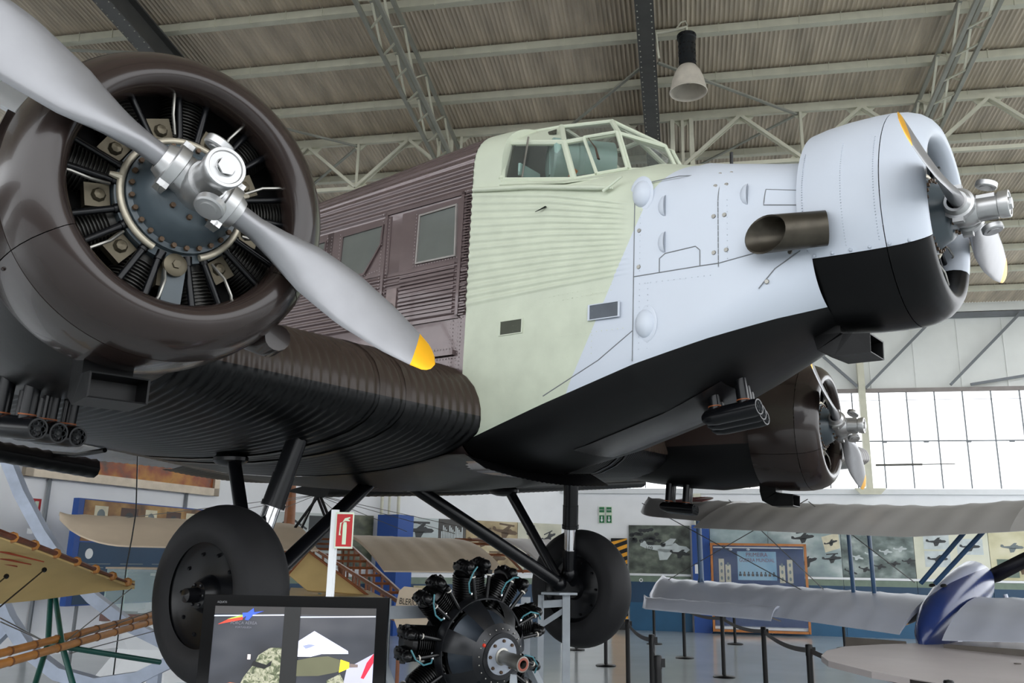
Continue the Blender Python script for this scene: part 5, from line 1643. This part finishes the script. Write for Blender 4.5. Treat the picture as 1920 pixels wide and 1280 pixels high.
def fabwing(y0, y1, ztab, c0, c1, xoff, name, material, th=.07, rib=.33, parent=bip, tipround=.9, aileron=None):
    """cambered fabric wing, ribs showing; local x forward, y span"""
    b_ = B(); rows = []
    n_ = int(abs(y1 - y0) / rib * 4)
    for k in range(n_ + 1):
        t = k / n_; y = y0 + (y1 - y0) * t
        c_ = c0 + (c1 - c0) * t
        if t > tipround:
            q = (t - tipround) / (1 - tipround); c_ *= max(.12, math.sqrt(max(0, 1 - q * q * .97)))
        z0 = lerp(ztab, abs(y))[0]
        sagf = -.006 if k % 4 in (1, 3) else (-.008 if k % 4 == 2 else .004)
        row = []
        for i in range(19):
            a = 2 * PI * i / 19
            u = .5 + .5 * math.cos(a)                    # 1 = leading edge
            cam = .09 * (1 - (2 * u - 1.1) ** 2)
            h = th * (.5 + .8 * u) * math.sin(a)
            row.append((xoff + (u - 1) * c_, y, z0 + cam + h * .5 + (sagf if abs(math.sin(a)) > .3 else 0)))
        rows.append(row)
    if y1 < y0: rows = [list(reversed(r)) for r in rows]
    b_.grid(rows, closed=True, caps=True)
    return b_.build(name, material, parent, sharp=50)


fabwing(.2, 4.0, [(0, 0), (4.5, .10)], 1.45, .80, 0, 'lower_wing', M_fab); fabwing(-.25, -4.2, [(0, 0), (4.5, .10)], 1.55, 1.25, 0, 'lower_wing', M_fab)
fabwing(-1.0, 2.55, [(0, 1.0), (4.6, 1.22)], 1.55, 1.5, .15, 'upper_wing', M_fab2, tipround=2); fabwing(2.55, 4.15, [(0, 1.0), (4.6, 1.22)], 1.10, .75, .15, 'upper_wing_tip', M_fab2, tipround=.6); fabwing(-1.0, -4.6, [(0, 1.0), (4.6, 1.22)], 1.55, 1.2, .15, 'upper_wing', M_fab2, tipround=.85)
fabwing(1.75, 3.75, [(0, -.03), (4.6, .05)], .34, .26, -.90, 'aileron', M_fab, .03)
M_dfl = mat('dark_drab_flap', (84, 78, 72), .6)
for y0, y1 in ((.12, .75), (-.25, -1.2)):
    b = B(); b.poly3([(-1.5, y0, -.06), (-1.5, y1, -.06), (-1.62, y1, -.26), (-1.62, y0, -.26)], .02); b.build('drooped_flap', M_dfl, bip, smooth=False)
# nacelle: pointed stern towards the viewer
b = B(); rows = []
for x, ry, rt, rb_, zo in ((.75, .17, .17, .22, .08), (.6, .21, .23, .28, .08), (.2, .22, .26, .32, .06), (-.4, .22, .26, .34, .04), (-.9, .19, .22, .36, .0), (-1.25, .12, .15, .36, -.06), (-1.42, .03, .05, .32, -.10)):
    rows.append([(x, ry * math.cos(t), zo + (rt if math.sin(t) > 0 else rb_) * math.sin(t)) for t in [2 * PI * k / 28 for k in range(28)]])
b.grid(rows, closed=True, caps=True)
b.build('nacelle', paint_split('nacelle_blue_silver', (30, 48, 100), (176, 182, 204), ([(.12, .75, .8, -.14)], 'MAXIMUM'), .22), bip, sharp=60)
for y in (.10, -.02):
    b = B(); b.lathe([(0, 0), (.012, 0), (.012, .03), (0, .036)], 14, T=TR((-.55, y, .285)) @ RY(-PI / 2 - .2)); b.build('nacelle_port', M_dk, bip)
b = B(); b.lathe([(0, 0), (.012, 0), (.012, .05), (0, .055)], 14, T=TR((-1.5, -.02, -.22)) @ RZ(PI)); b.build('nacelle_port', M_dk, bip)
b = B(); rows = []
for i in range(15):
    t = -1 + 2 * i / 14; r = 1.25 * t; ch = .085 * (1 - .55 * abs(t) ** 3) if abs(t) > .12 else .05
    rows.append([(1.2 + .02 * math.sin(a), .7 * ch * math.cos(a) * 1.0 + 0, r + .0) if False else (0.86 + .03 * math.sin(a) + .02 * t * math.cos(a), ch * math.cos(a), r) for a in [2 * PI * k / 10 for k in range(10)]])
b.grid(rows, closed=True, caps=True)
b.build('wooden_propeller', paint_split('black_propeller_orange_tips', (22, 20, 26), (206, 130, 30), ([(0, 0, 1.0, -1.12), (0, 0, -1.0, -1.12)], 'MAXIMUM'), .3), bip, RX(math.radians(62)), sharp=60)
for y, r_ in ((3.2, .03), (1.1, .022), (.85, .022), (-1.4, .022), (-4.0, .03)):
    for dx in ((-.15, -.95) if abs(y) > 2 else (-.15, )):
        if abs(y) > 2 and dx < -.5: continue
        b = B(); b.sweep([(dx - .2, y, .05), (dx, y, 1.05)], r_, 10, flat=1.8); b.build('wing_strut', M_bstrut, bip)
b = B(); b.sweep([(-.33, 3.2, .02), (-.34, 3.2, .10), (-.34, 3.2, .24)], [.14, .09, .03], 10, flat=.5); b.build('strut_fairing', M_bstrut, bip)
for (y0, z0, y1, z1) in ((.2, .32, -.55, 1.1), (.05, .32, -.75, 1.1)):
    b = B(); b.sweep([(-.6, y0, z0), (-.5, y1, z1)], .026, 10); b.build('cabane_strut', M_bstrut, bip)
M_wire = mat('bracing_wire', (110, 110, 108), .4, .6)
for p0, p1 in (((-.3, 4.0, 1.28), (-.4, 1.6, .08)), ((-.3, 4.0, .08), (-.3, 1.5, 1.25)), ((-.5, 1.4, 1.25), (-.5, .3, .3)), ((-.3, 2.6, 1.28), (-.3, 1.45, .1))):
    b = B(); b.tube(p0, p1, .006, None, 6); b.build('bracing_wire', M_wire, bip)
M_cross = mat('faded_cross_red', (120, 66, 62), .5)
M_round = mat('faded_white_roundel', (196, 194, 190), .5)
zc = 1.30
b = B(); b.lathe([(0, 0), (.004, .34)], 32, T=TR((-.42, 3.15, zc)) @ RY(-PI / 2)); b.build('roundel', M_round, bip)
b = B()
for a in range(4):
    b.prism([(-.05, .05), (-.13, .30), (.13, .30), (.05, .05)], .004, T=TR((-.42, 3.15, zc + .004)) @ RZ(a * PI / 2))
b.prism(R4(-.06, .06, -.06, .06), .004, T=TR((-.42, 3.15, zc + .004))); b.build('roundel_cross', M_cross, bip, smooth=False)
# undercarriage of the biplane
for y in (-.55, .55):
    b = B(); b.lathe([(-.04, .20), (-.05, .28), (-.03, .33), (.03, .33), (.05, .28), (.04, .2), (.02, .05), (-.02, .05)], 28, T=TR((.25, y, -1.30)) @ RZ(PI / 2), closed_prof=True); b.build('landing_wheel', M_tyre, bip)
    for dx in (-.35, .5):
        b = B(); b.tube((dx, y * .6, -.05), (.25, y, -1.30), .025, None, 8); b.build('gear_strut', M_fab, bip)
b = B(); b.tube((.25, -.6, -1.30), (.25, .6, -1.30), .025, None, 8); b.build('gear_axle', M_fab, bip)
b = B(); b.poly3([(-.9, .0, -.25), (-.3, .0, -.25), (-.1, .0, -.8)], .03); b.build('gear_fairing', M_fab, bip)
# tailplane towards the viewer, carried on booms
IB = BT.inverted()
tailpts = [IB @ Vector((p[0] * 1.12, p[1] * 1.12, 1.7 - (1.7 - p[2]) * 1.12)) for p in ((2.47, 7.15, .99), (2.52, 7.45, 1.0), (2.68, 7.78, 1.01), (2.95, 8.10, 1.02), (3.4, 8.40, 1.02), (4.3, 8.85, 1.02), (5.4, 9.25, 1.02), (6.6, 8.2, 1.0), (5.2, 6.2, .92), (3.6, 6.0, .91), (2.95, 6.2, .94), (2.6, 6.65, .97))]
b = B(); b.poly3([tailpts[0]] + tailpts[1:], .05); b.build('tailplane', mat('warm_grey_fabric', (168, 160, 158), .5, 0, .06, 2), bip, smooth=False)
for p0, p1 in (((-1.2, -1.5, .05), tuple(IB @ Vector((6.6, 9.2, .92)))), ):
    b = B(); b.tube(p0, p1, .02, None, 8); b.build('tail_boom', M_dfl, bip)
b = B(); b.tube(tuple(IB @ Vector((4.5, 8.2, .92))), tuple(IB @ Vector((4.5, 8.2, 0.0))), .03, None, 10); b.build('tail_skid', M_dfl, bip)

# ------------------------------------------------------------------ beige wooden monoplane (left half of the background)
M_lin = mat('beige_linen', (206, 188, 164), .7, 0, .05, 3, .05, 12)
M_lin2 = mat('white_linen', (222, 218, 216), .7, 0, .04, 3)
M_ash = mat('red_brown_wood', (128, 74, 42), .45, 0, .15, 9)
mono = empty('wooden_monoplane', (-2.9, 14.1, 0)); tag(mono, 'early monoplane with beige linen wings and an open wooden lattice fuselage', 'aircraft')
MO = Vector((-2.9, 14.1, 0))
msp = Vector((.82, .57, 0)).normalized(); mch = Vector((.50, -.86, 0)).normalized()


def linen(name, t0, t1, ztop, material, chord=1.7, drop=.50, rot=False, rnd0=0, rnd1=0):
    b_ = B(); rows = []
    n_ = max(6, int((t1 - t0) / .1))
    for k in range(n_ + 1):
        t = t0 + (t1 - t0) * k / n_
        f_ = k / n_
        c_ = chord; s0 = 0.0
        for rn, q in ((rnd0, f_), (rnd1, 1 - f_)):
            if rn and q < rn:
                e_ = 1 - q / rn; c_ = min(c_, chord * math.sqrt(max(.03, 1 - e_ * e_))); 
        sag = .018 * (.5 - .5 * math.cos(2 * PI * (t / .38)))
        up_, lo_ = [], []
        for i in range(13):
            u = i / 12
            p = msp * t + mch * (u * c_)
            z = ztop - drop * (u ** 1.5) * c_ / chord + .05 * math.sin(PI * u) - sag * (1 if .08 < u < .92 else 0)
            up_.append(p + UP * z); lo_.append(p + UP * (z - .02 - .03 * math.sin(PI * u)))
        rows.append(up_ + list(reversed(lo_)))
    b_.grid(rows, closed=True, caps=True)
    return b_.build(name, material, mono, sharp=50)


linen('left_wing', -3.75, -.55, 2.22, M_lin, 1.45, .40, rnd0=.22)
linen('right_wing', .35, 2.45, 2.08, M_lin, 1.75, .52)
linen('wing_tip', 3.25, 4.35, 2.12, M_lin2, 1.75, .52, rnd1=.5)
for t in (2.75, 3.05):
    b = B(); pts = [msp * t + mch * (1.75 * u) + UP * (2.08 - .52 * u ** 1.5 + .05 * math.sin(PI * u)) for u in [i / 10 for i in range(11)]]; b.sweep(pts, .022, 6); b.build('bare_rib', M_ash, mono)
for u in (.02, .28, .62, .97):
    b = B(); z = 2.07 - .52 * u ** 1.5; b.sweep([msp * 2.4 + mch * (1.75 * u) + UP * z, msp * 3.3 + mch * (1.75 * u) + UP * z], .025, 6); b.build('wing_spar', M_ash, mono)
# lattice fuselage running towards the viewer
f0, f1 = Vector((.0, -.1, 0)), Vector((1.85, -4.6, 0))
fd = (f1 - f0).normalized(); fs = Vector((-fd.y, fd.x, 0))


def fpt(t, sx, top):
    w = .36 * (1 - t) + .06 * t; zt_ = 2.0 * (1 - t) + 1.28 * t; zb = 1.45 * (1 - t) + 1.10 * t
    return f0.lerp(f1, t) + fs * (w * sx) + UP * (zt_ if top else zb)


for sx in (-1, 1):
    for top in (0, 1):
        b = B(); b.sweep([fpt(0, sx, top), fpt(.5, sx, top), fpt(1, sx, top)], .024, 6); b.build('longeron', M_ash, mono)
for k in range(10):
    t = k / 9
    for a, c in (((-1, 0), (-1, 1)), ((1, 0), (1, 1)), ((-1, 1), (1, 1)), ((-1, 0), (1, 0))):
        b = B(); b.sweep([fpt(t, *a), fpt(t, *c)], .018, 6); b.build('frame_member', M_ash, mono)
for p0, p1 in (((-.35, -.3, 1.95), (-.05, -.4, 2.65)), ((.25, -.3, 1.95), (-.05, -.4, 2.65)), ((-.05, -.4, 2.65), (.12, -1.0, 2.62)), ((-.35, -.9, 1.95), (.12, -1.0, 2.62)), ((.45, -.9, 1.9), (.12, -1.0, 2.62))):
    b = B(); b.tube(p0, p1, .022, None, 8); b.build('cabane_strut', M_rod, mono)
for k in range(8):
    q = msp * (-3.2 + .9 * k) + mch * .4 + UP * 2.15
    b = B(); b.tube((-.05, -.4, 2.65), q, .005, None, 5); b.build('bracing_wire', M_wire, mono)
pc = Vector((-.62, .35, 2.02))
b = B(); rows = []
for i in range(13):
    t = -1 + i / 6; ch = .09 * (1 - .5 * abs(t) ** 2)
    rows.append([pc + fs * (ch * math.cos(a)) - fd * (.03 * math.sin(a)) + UP * (1.1 * t) for a in [2 * PI * k / 10 for k in range(10)]])
b.grid(rows, closed=True, caps=True); b.build('wooden_propeller', mat('varnished_walnut', (146, 92, 56), .35, 0, .15, 9), mono)
for sx in (-1, 1):
    b = B(); b.lathe([(-.02, .30), (-.03, .33), (0, .36), (.03, .33), (.02, .30)], 30, T=TR(Vector((-.1, -.3, .36)) + fs * (.75 * sx)) @ frame((0, 0, 0), fs, z=(0, 0, 1)), closed_prof=True); b.build('landing_wheel', M_tyre, mono)
    b = B(); b.tube(Vector((-.1, -.3, .36)) + fs * (.75 * sx), Vector((-.1, -.3, 1.6)) + fs * (.45 * sx), .03, None, 8); b.build('gear_strut', M_ash, mono)
# rudder with lettering, close to the engine
RP = (-0.990, 9.400, 1.099)
rd = empty('rudder_post', None, mono)
RTm = WF(Vector(RP) - MO, (1, .15)); rd.matrix_local = RTm
b = B(); b.prism([(-.17, .05), (-.12, .30), (-.07, .345), (.10, .33), (.24, .27), (.30, .1), (.24, -.25), (.10, -.33), (-.02, -.36), (-.07, -.2)], .02); b.build('rudder', M_lin, rd, smooth=False)
text('rudder_text', 'BLERIOT XI', .088, M_dk, TR((-.115, .20, .022)) @ RZ(-.10), rd, 'LEFT', .0012, .66)
b = B(); b.tube((-.1, -.36, .0), (-.1, -RP[2] , .0), .02, None, 8); b.build('tail_skid', M_ash, rd)

# ------------------------------------------------------------------ bamboo monoplane at the far left
M_tan = mat('tan_linen', (196, 168, 112), .7, 0, .08, 4, .05, 10)
M_bam = mat('bamboo', (166, 110, 50), .4, 0, .2, 6)
M_bamn = mat('bamboo_node', (104, 62, 28), .5)
M_grn = mat('dark_green_tube', (14, 70, 62), .4)
bam = empty('bamboo_monoplane', (-3.239, 6.800, 1.036)); bam.location.z = 0
BMO = Vector(bam.location); tag(bam, 'tiny bamboo monoplane with tan fabric wing at the lower left', 'aircraft')


def bp(*p): return Vector(p) - BMO


wA, wA2, wB, wC, wC2 = bp(*(-2.918, 5.200, 1.780)), bp(*(-3.037, 4.600, 1.896)), bp(*(-2.936, 7.200, 1.450)), bp(*(-3.689, 6.700, 1.357)), bp(*(-3.979, 6.200, 1.332))
edge = [(-3.108, 4.700, 1.927), (-2.975, 5.300, 1.784), (-3.004, 5.800, 1.714), (-2.992, 6.300, 1.626), (-2.980, 6.800, 1.533), (-2.936, 7.200, 1.450)]
lowr = [(-3.771, 5.900, 1.268), (-3.577, 6.500, 1.353), (-3.420, 6.700, 1.373), (-3.247, 6.900, 1.403), (-3.099, 7.100, 1.430), (-2.948, 7.250, 1.444)]
b = B(); rows = []
for e_, l_ in zip(edge, lowr):
    e_, l_ = bp(*e_), bp(*l_); r_ = []
    for i in range(9):
        u = i / 8; r_.append(e_.lerp(l_, u) + UP * (.05 * math.sin(PI * u)))
    rows.append(r_ + [p + UP * .012 for p in reversed(r_)])
b.grid(rows, closed=True, caps=True); b.build('tan_wing', M_tan, bam, sharp=60)
b = B(); b.sweep([bp(*e_) + UP * .03 for e_ in edge], [.035, .035, .03, .028, .02, .01], 8, flat=.6); b.build('bamboo_edge', mat('dark_red_bamboo', (96, 52, 34), .5, 0, .3, 14), bam)
for k in range(9):
    f_ = k / 8 * .92 + .03; i = min(4, int(f_ * 5)); t = f_ * 5 - i
    p = bp(*edge[i]).lerp(bp(*edge[i + 1]), t) + UP * .03
    b = B(); b.ball(p, (.04, .03, .035), 8); b.build('bamboo_node', M_bam, bam)
for (x0, y0, d0, x1, y1, d1) in ((0, 1033, 5.6, 82, 1053, 5.95), (0, 1046, 5.75, 58, 1058, 6.0), (0, 1054, 5.85, 32, 1062, 6.0)):
    pass
for p0, p1 in (((-3.131, 5.600, 1.712), (-3.031, 5.950, 1.651)), ((-3.208, 5.750, 1.670), (-3.138, 6.000, 1.632)), ((-3.259, 5.850, 1.643), (-3.227, 6.000, 1.617))):
    b = B(); b.sweep([bp(*p0), bp(*p1)], [.008, .004], 6); b.build('red_batten', mat('batten_red', (140, 56, 30), .5), bam)
for p0, p1 in (((-3.096, 6.100, 1.598), (-2.963, 5.200, 1.311)), ((-3.287, 6.000, 1.554), (-3.154, 5.400, 1.385))):
    b = B(); b.tube(bp(*p0), bp(*p1), .005, None, 5); b.ball(bp(*p0), .018, 8); b.build('bracing_wire', M_rod, bam)
for p0, p1 in (((-3.220, 5.600, 1.068), (-3.069, 8.200, 1.215)), ((-3.094, 5.400, 1.027), (-2.988, 8.000, 1.174))):
    a, c = bp(*p0), bp(*p1)
    e_ = a.lerp(c, 1.45)
    pole = B(); pole.sweep([a, c, e_], .026, 10); po_ = pole.build('bamboo_pole', M_bam, bam)
    for k in range(14):
        q = a.lerp(e_, (k + .5) / 14); dd = (e_ - a).normalized()
        b = B(); b.tube(q - dd * .008, q + dd * .008, .030, None, 10); b.build('bamboo_node', M_bamn, po_)
J = (-3.299, 6.700, 1.080), (-3.097, 6.500, 1.076)
for p0, p1 in ((J[0], (-3.426, 6.900, 1.392)), (J[1], (-3.390, 6.900, 1.392)), (J[1], (-2.665, 7.200, 0.909)), (J[0], J[1]), ((-2.973, 8.000, 1.130), (-2.839, 7.800, 0.890)), (J[0], (-3.162, 6.300, 0.795)), (J[1], (-2.874, 6.400, 0.685))):
    b = B(); b.tube(bp(*p0), bp(*p1), .020, None, 10); b.build('green_tube', M_grn, bam)
for p0, p1 in (((-3.065, 5.600, 1.299), (-3.299, 6.700, 1.080)), ((-3.137, 6.600, 1.091), (-3.012, 8.000, 1.262)), ((-3.069, 5.600, 1.321), (-3.340, 6.700, 1.098)), ((-3.089, 6.600, 1.021), (-2.991, 8.000, 1.086)), ((-2.938, 7.200, 1.462), (-3.137, 6.600, 1.091))):
    b = B(); b.tube(bp(*p0), bp(*p1), .004, None, 5); b.build('bracing_wire', M_wire, bam)
b = B(); b.poly3([bp(*(-2.108, 9.600, 1.768)), bp(*(-1.730, 9.500, 1.530)), bp(*(-1.438, 9.400, 1.352)), bp(*(-2.052, 9.400, 1.384)), bp(*(-2.280, 9.500, 1.537))], .02); b.build('tail_fabric', M_tan, bam, smooth=False)
b = B(); b.poly3([bp(*(-2.342, 9.900, 1.386)), bp(*(-1.506, 9.900, 1.373)), bp(*(-1.208, 9.000, 1.335)), bp(*(-2.147, 9.000, 1.318))], .02); b.build('tail_fabric', M_tan, bam, smooth=False)
b = B(); b.sweep([bp(*(-2.098, 9.550, 1.778)), bp(*(-1.419, 9.350, 1.349))], .014, 8); b.sweep([bp(*(-2.268, 9.450, 1.543)), bp(*(-2.098, 9.550, 1.778))], .010, 8); b.build('tail_spar', M_ash, bam)
b = B(); b.tube(bp(*(-1.920, 9.400, 1.360)), bp(*(-1.920, 9.400, 1.360)[:2], 0), .02, None, 8); b.build('tail_prop', M_grn, bam)

# ------------------------------------------------------------------ glass case, faceted pedestal, arched beams
gc = empty('glass_case', (-5.701, 13.000, 0.830)); gc.location.z = 0; tag(gc, 'glass model case with a brown base behind the near wheel', 'display case')
b = B(); b.box((.62, .35, .85), (1.3, .7, .10)); b.build('case_base', mat('mahogany', (84, 40, 28), .35, 0, .15, 8), gc, smooth=False)
b = B()
for c_, d_ in (((.62, 0.02, 1.2), (1.24, .008, .62)), ((.62, .68, 1.2), (1.24, .008, .62)), ((.0, .35, 1.2), (.008, .66, .62)), ((1.24, .35, 1.2), (.008, .66, .62)), ((.62, .35, 1.51), (1.26, .68, .01))): b.box(c_, d_)
b.build('case_glass', glass('case_glass_thin', (190, 210, 210), .22), gc, smooth=False)
b = B()
for x in (0, 1.24):
    for y in (.02, .68): b.tube((x, y, .9), (x, y, 1.51), .008, None, 6)
b.build('case_edges', mat('pale_glass_edge', (170, 196, 190), .2), gc)
b = B(); b.box((.62, .35, 1.525), (1.3, .7, .025)); b.build('case_lid', mat('case_lid_tan', (176, 160, 140), .5), gc, smooth=False)
b = B(); b.box((.62, .35, .93), (.4, .3, .05)); b.box((.62, .35, 1.0), (.25, .2, .1)); b.tube((.62, .35, 1.05), (.62, .35, 1.42), .07, .055, 14); b.box((.62, .35, 1.44), (.2, .2, .04)); b.build('model_column', M_whitepl, gc, smooth=False)
o = flat('arrow_notice', [(.84, .98), (1.1, .98), (1.14, 1.1), (1.06, 1.4), (.86, 1.4)], M_teal, TR((0, .6, 0)) @ RX(PI / 2), gc, .01)
flat('arrow', [(.97, 1.2), (.99, 1.2), (.99, 1.28), (1.01, 1.28), (.98, 1.33), (.95, 1.28), (.97, 1.28)], M_whitepl, None, o, .002, .011)
pd_ = empty('faceted_pedestal', tuple(gc.location)); tag(pd_, 'white faceted hourglass pedestal under the glass model case', 'pedestal')
b = B()
rows = []
for z, sx, sy, tw in ((0, 1.35, .8, 0), (.05, 1.35, .8, 0), (.42, .85, .5, .0), (.79, 1.4, .82, 0), (.80, 1.4, .82, 0)):
    rows.append([(.62 + sx / 2 * a, .35 + sy / 2 * c, z) for a, c in ((-1, -.55), (-.55, -1), (.55, -1), (1, -.55), (1, .55), (.55, 1), (-.55, 1), (-1, .55))])
b.grid(rows, closed=True, caps=True); b.build('pedestal_body', M_whitepl, pd_, smooth=False)
M_arch = mat('pale_blue_grey_beam', (168, 178, 196), .5)


def beam_arc(name, pts, w, h, lab):
    b_ = B(); rows = []
    pts = [Vector(p) for p in pts]; base = Vector((pts[-1].x, pts[-1].y, 0))
    for i, p in enumerate(pts):
        d = (pts[min(len(pts) - 1, i + 1)] - pts[max(0, i - 1)]).normalized(); n_ = d.cross(Vector((0, 1, 0))).normalized()
        rows.append([p + n_ * h / 2 - Vector((0, w / 2, 0)), p - n_ * h / 2 - Vector((0, w / 2, 0)), p - n_ * h / 2 + Vector((0, w / 2, 0)), p + n_ * h / 2 + Vector((0, w / 2, 0))])
    b_.grid(rows, closed=True, caps=True)
    return b_.build(name, M_arch, None, None, sharp=30)


def arc_pts(c, r, a0, a1, y, n=24):
    return [(c[0] + r * math.cos(math.radians(a0 + (a1 - a0) * i / n)), y, c[1] + r * math.sin(math.radians(a0 + (a1 - a0) * i / n))) for i in range(n + 1)]


o = beam_arc('arched_beam', [(-6.270, 11.000, 2.902), (-5.997, 11.000, 2.416), (-5.665, 11.000, 1.941), (-5.317, 11.000, 1.539), (-4.951, 11.000, 1.205), (-4.500, 11.000, 0.909), (-3.901, 11.000, 0.649), (-3.258, 11.000, 0.511)], .14, .13, ''); tag(o, 'upper pale curved steel beam beside the left wall', 'beam')
o = beam_arc('arched_beam', [(-4.969, 8.500, 1.827), (-4.783, 8.500, 1.444), (-4.583, 8.500, 1.116), (-4.346, 8.500, 0.842), (-4.052, 8.500, 0.654), (-3.702, 8.500, 0.570), (-3.324, 8.500, 0.630), (-3.004, 8.500, 0.796), (-2.686, 8.500, 1.009), (-2.365, 8.500, 1.249)], .12, .11, ''); tag(o, 'lower pale curved steel beam sweeping under the bamboo poles', 'beam')
b = B(); p = (-3.183, 8.500, 0.669); b.box((p[0], p[1], p[2] / 2), (.10, .10, p[2])); b.box((p[0], p[1], .02), (.4, .4, .04)); o = b.build('beam_post', M_arch, smooth=False); tag(o, 'short pale post carrying the lower curved beam', 'post')
b = B(); p = (-2.708, 8.500, 0.985); b.box((p[0], p[1] + .02, p[2] / 2), (.10, .10, p[2])); o = b.build('beam_post', M_arch, smooth=False); tag(o, 'pale beam post hidden behind the near tyre', 'post')
b = B(); p0, p1 = Vector((-4.937, 8.600, 0.683)), Vector((-4.605, 8.600, 1.063)); bar(b, p0, p1, .1, .1); bar(b, (p0.x, p0.y, 0), p0, .1, .1); o = b.build('beam_brace', M_arch, smooth=False); tag(o, 'pale diagonal brace at the left edge below the curved beam', 'brace')
# tie-down cable from the rear fuselage to the floor
b = B(); b.sweep([(-4.62, 10.9, 3.28), (-4.480, 10.800, 2.207), (-4.493, 10.800, 1.893), (-4.517, 10.800, 1.572), (-4.517, 10.800, 1.572)[:2] + (0.0,)], .008, 6); o = b.build('tie_down_cable', M_rod); tag(o, 'thin dark tie-down cable in front of the beige left wing', 'cable')
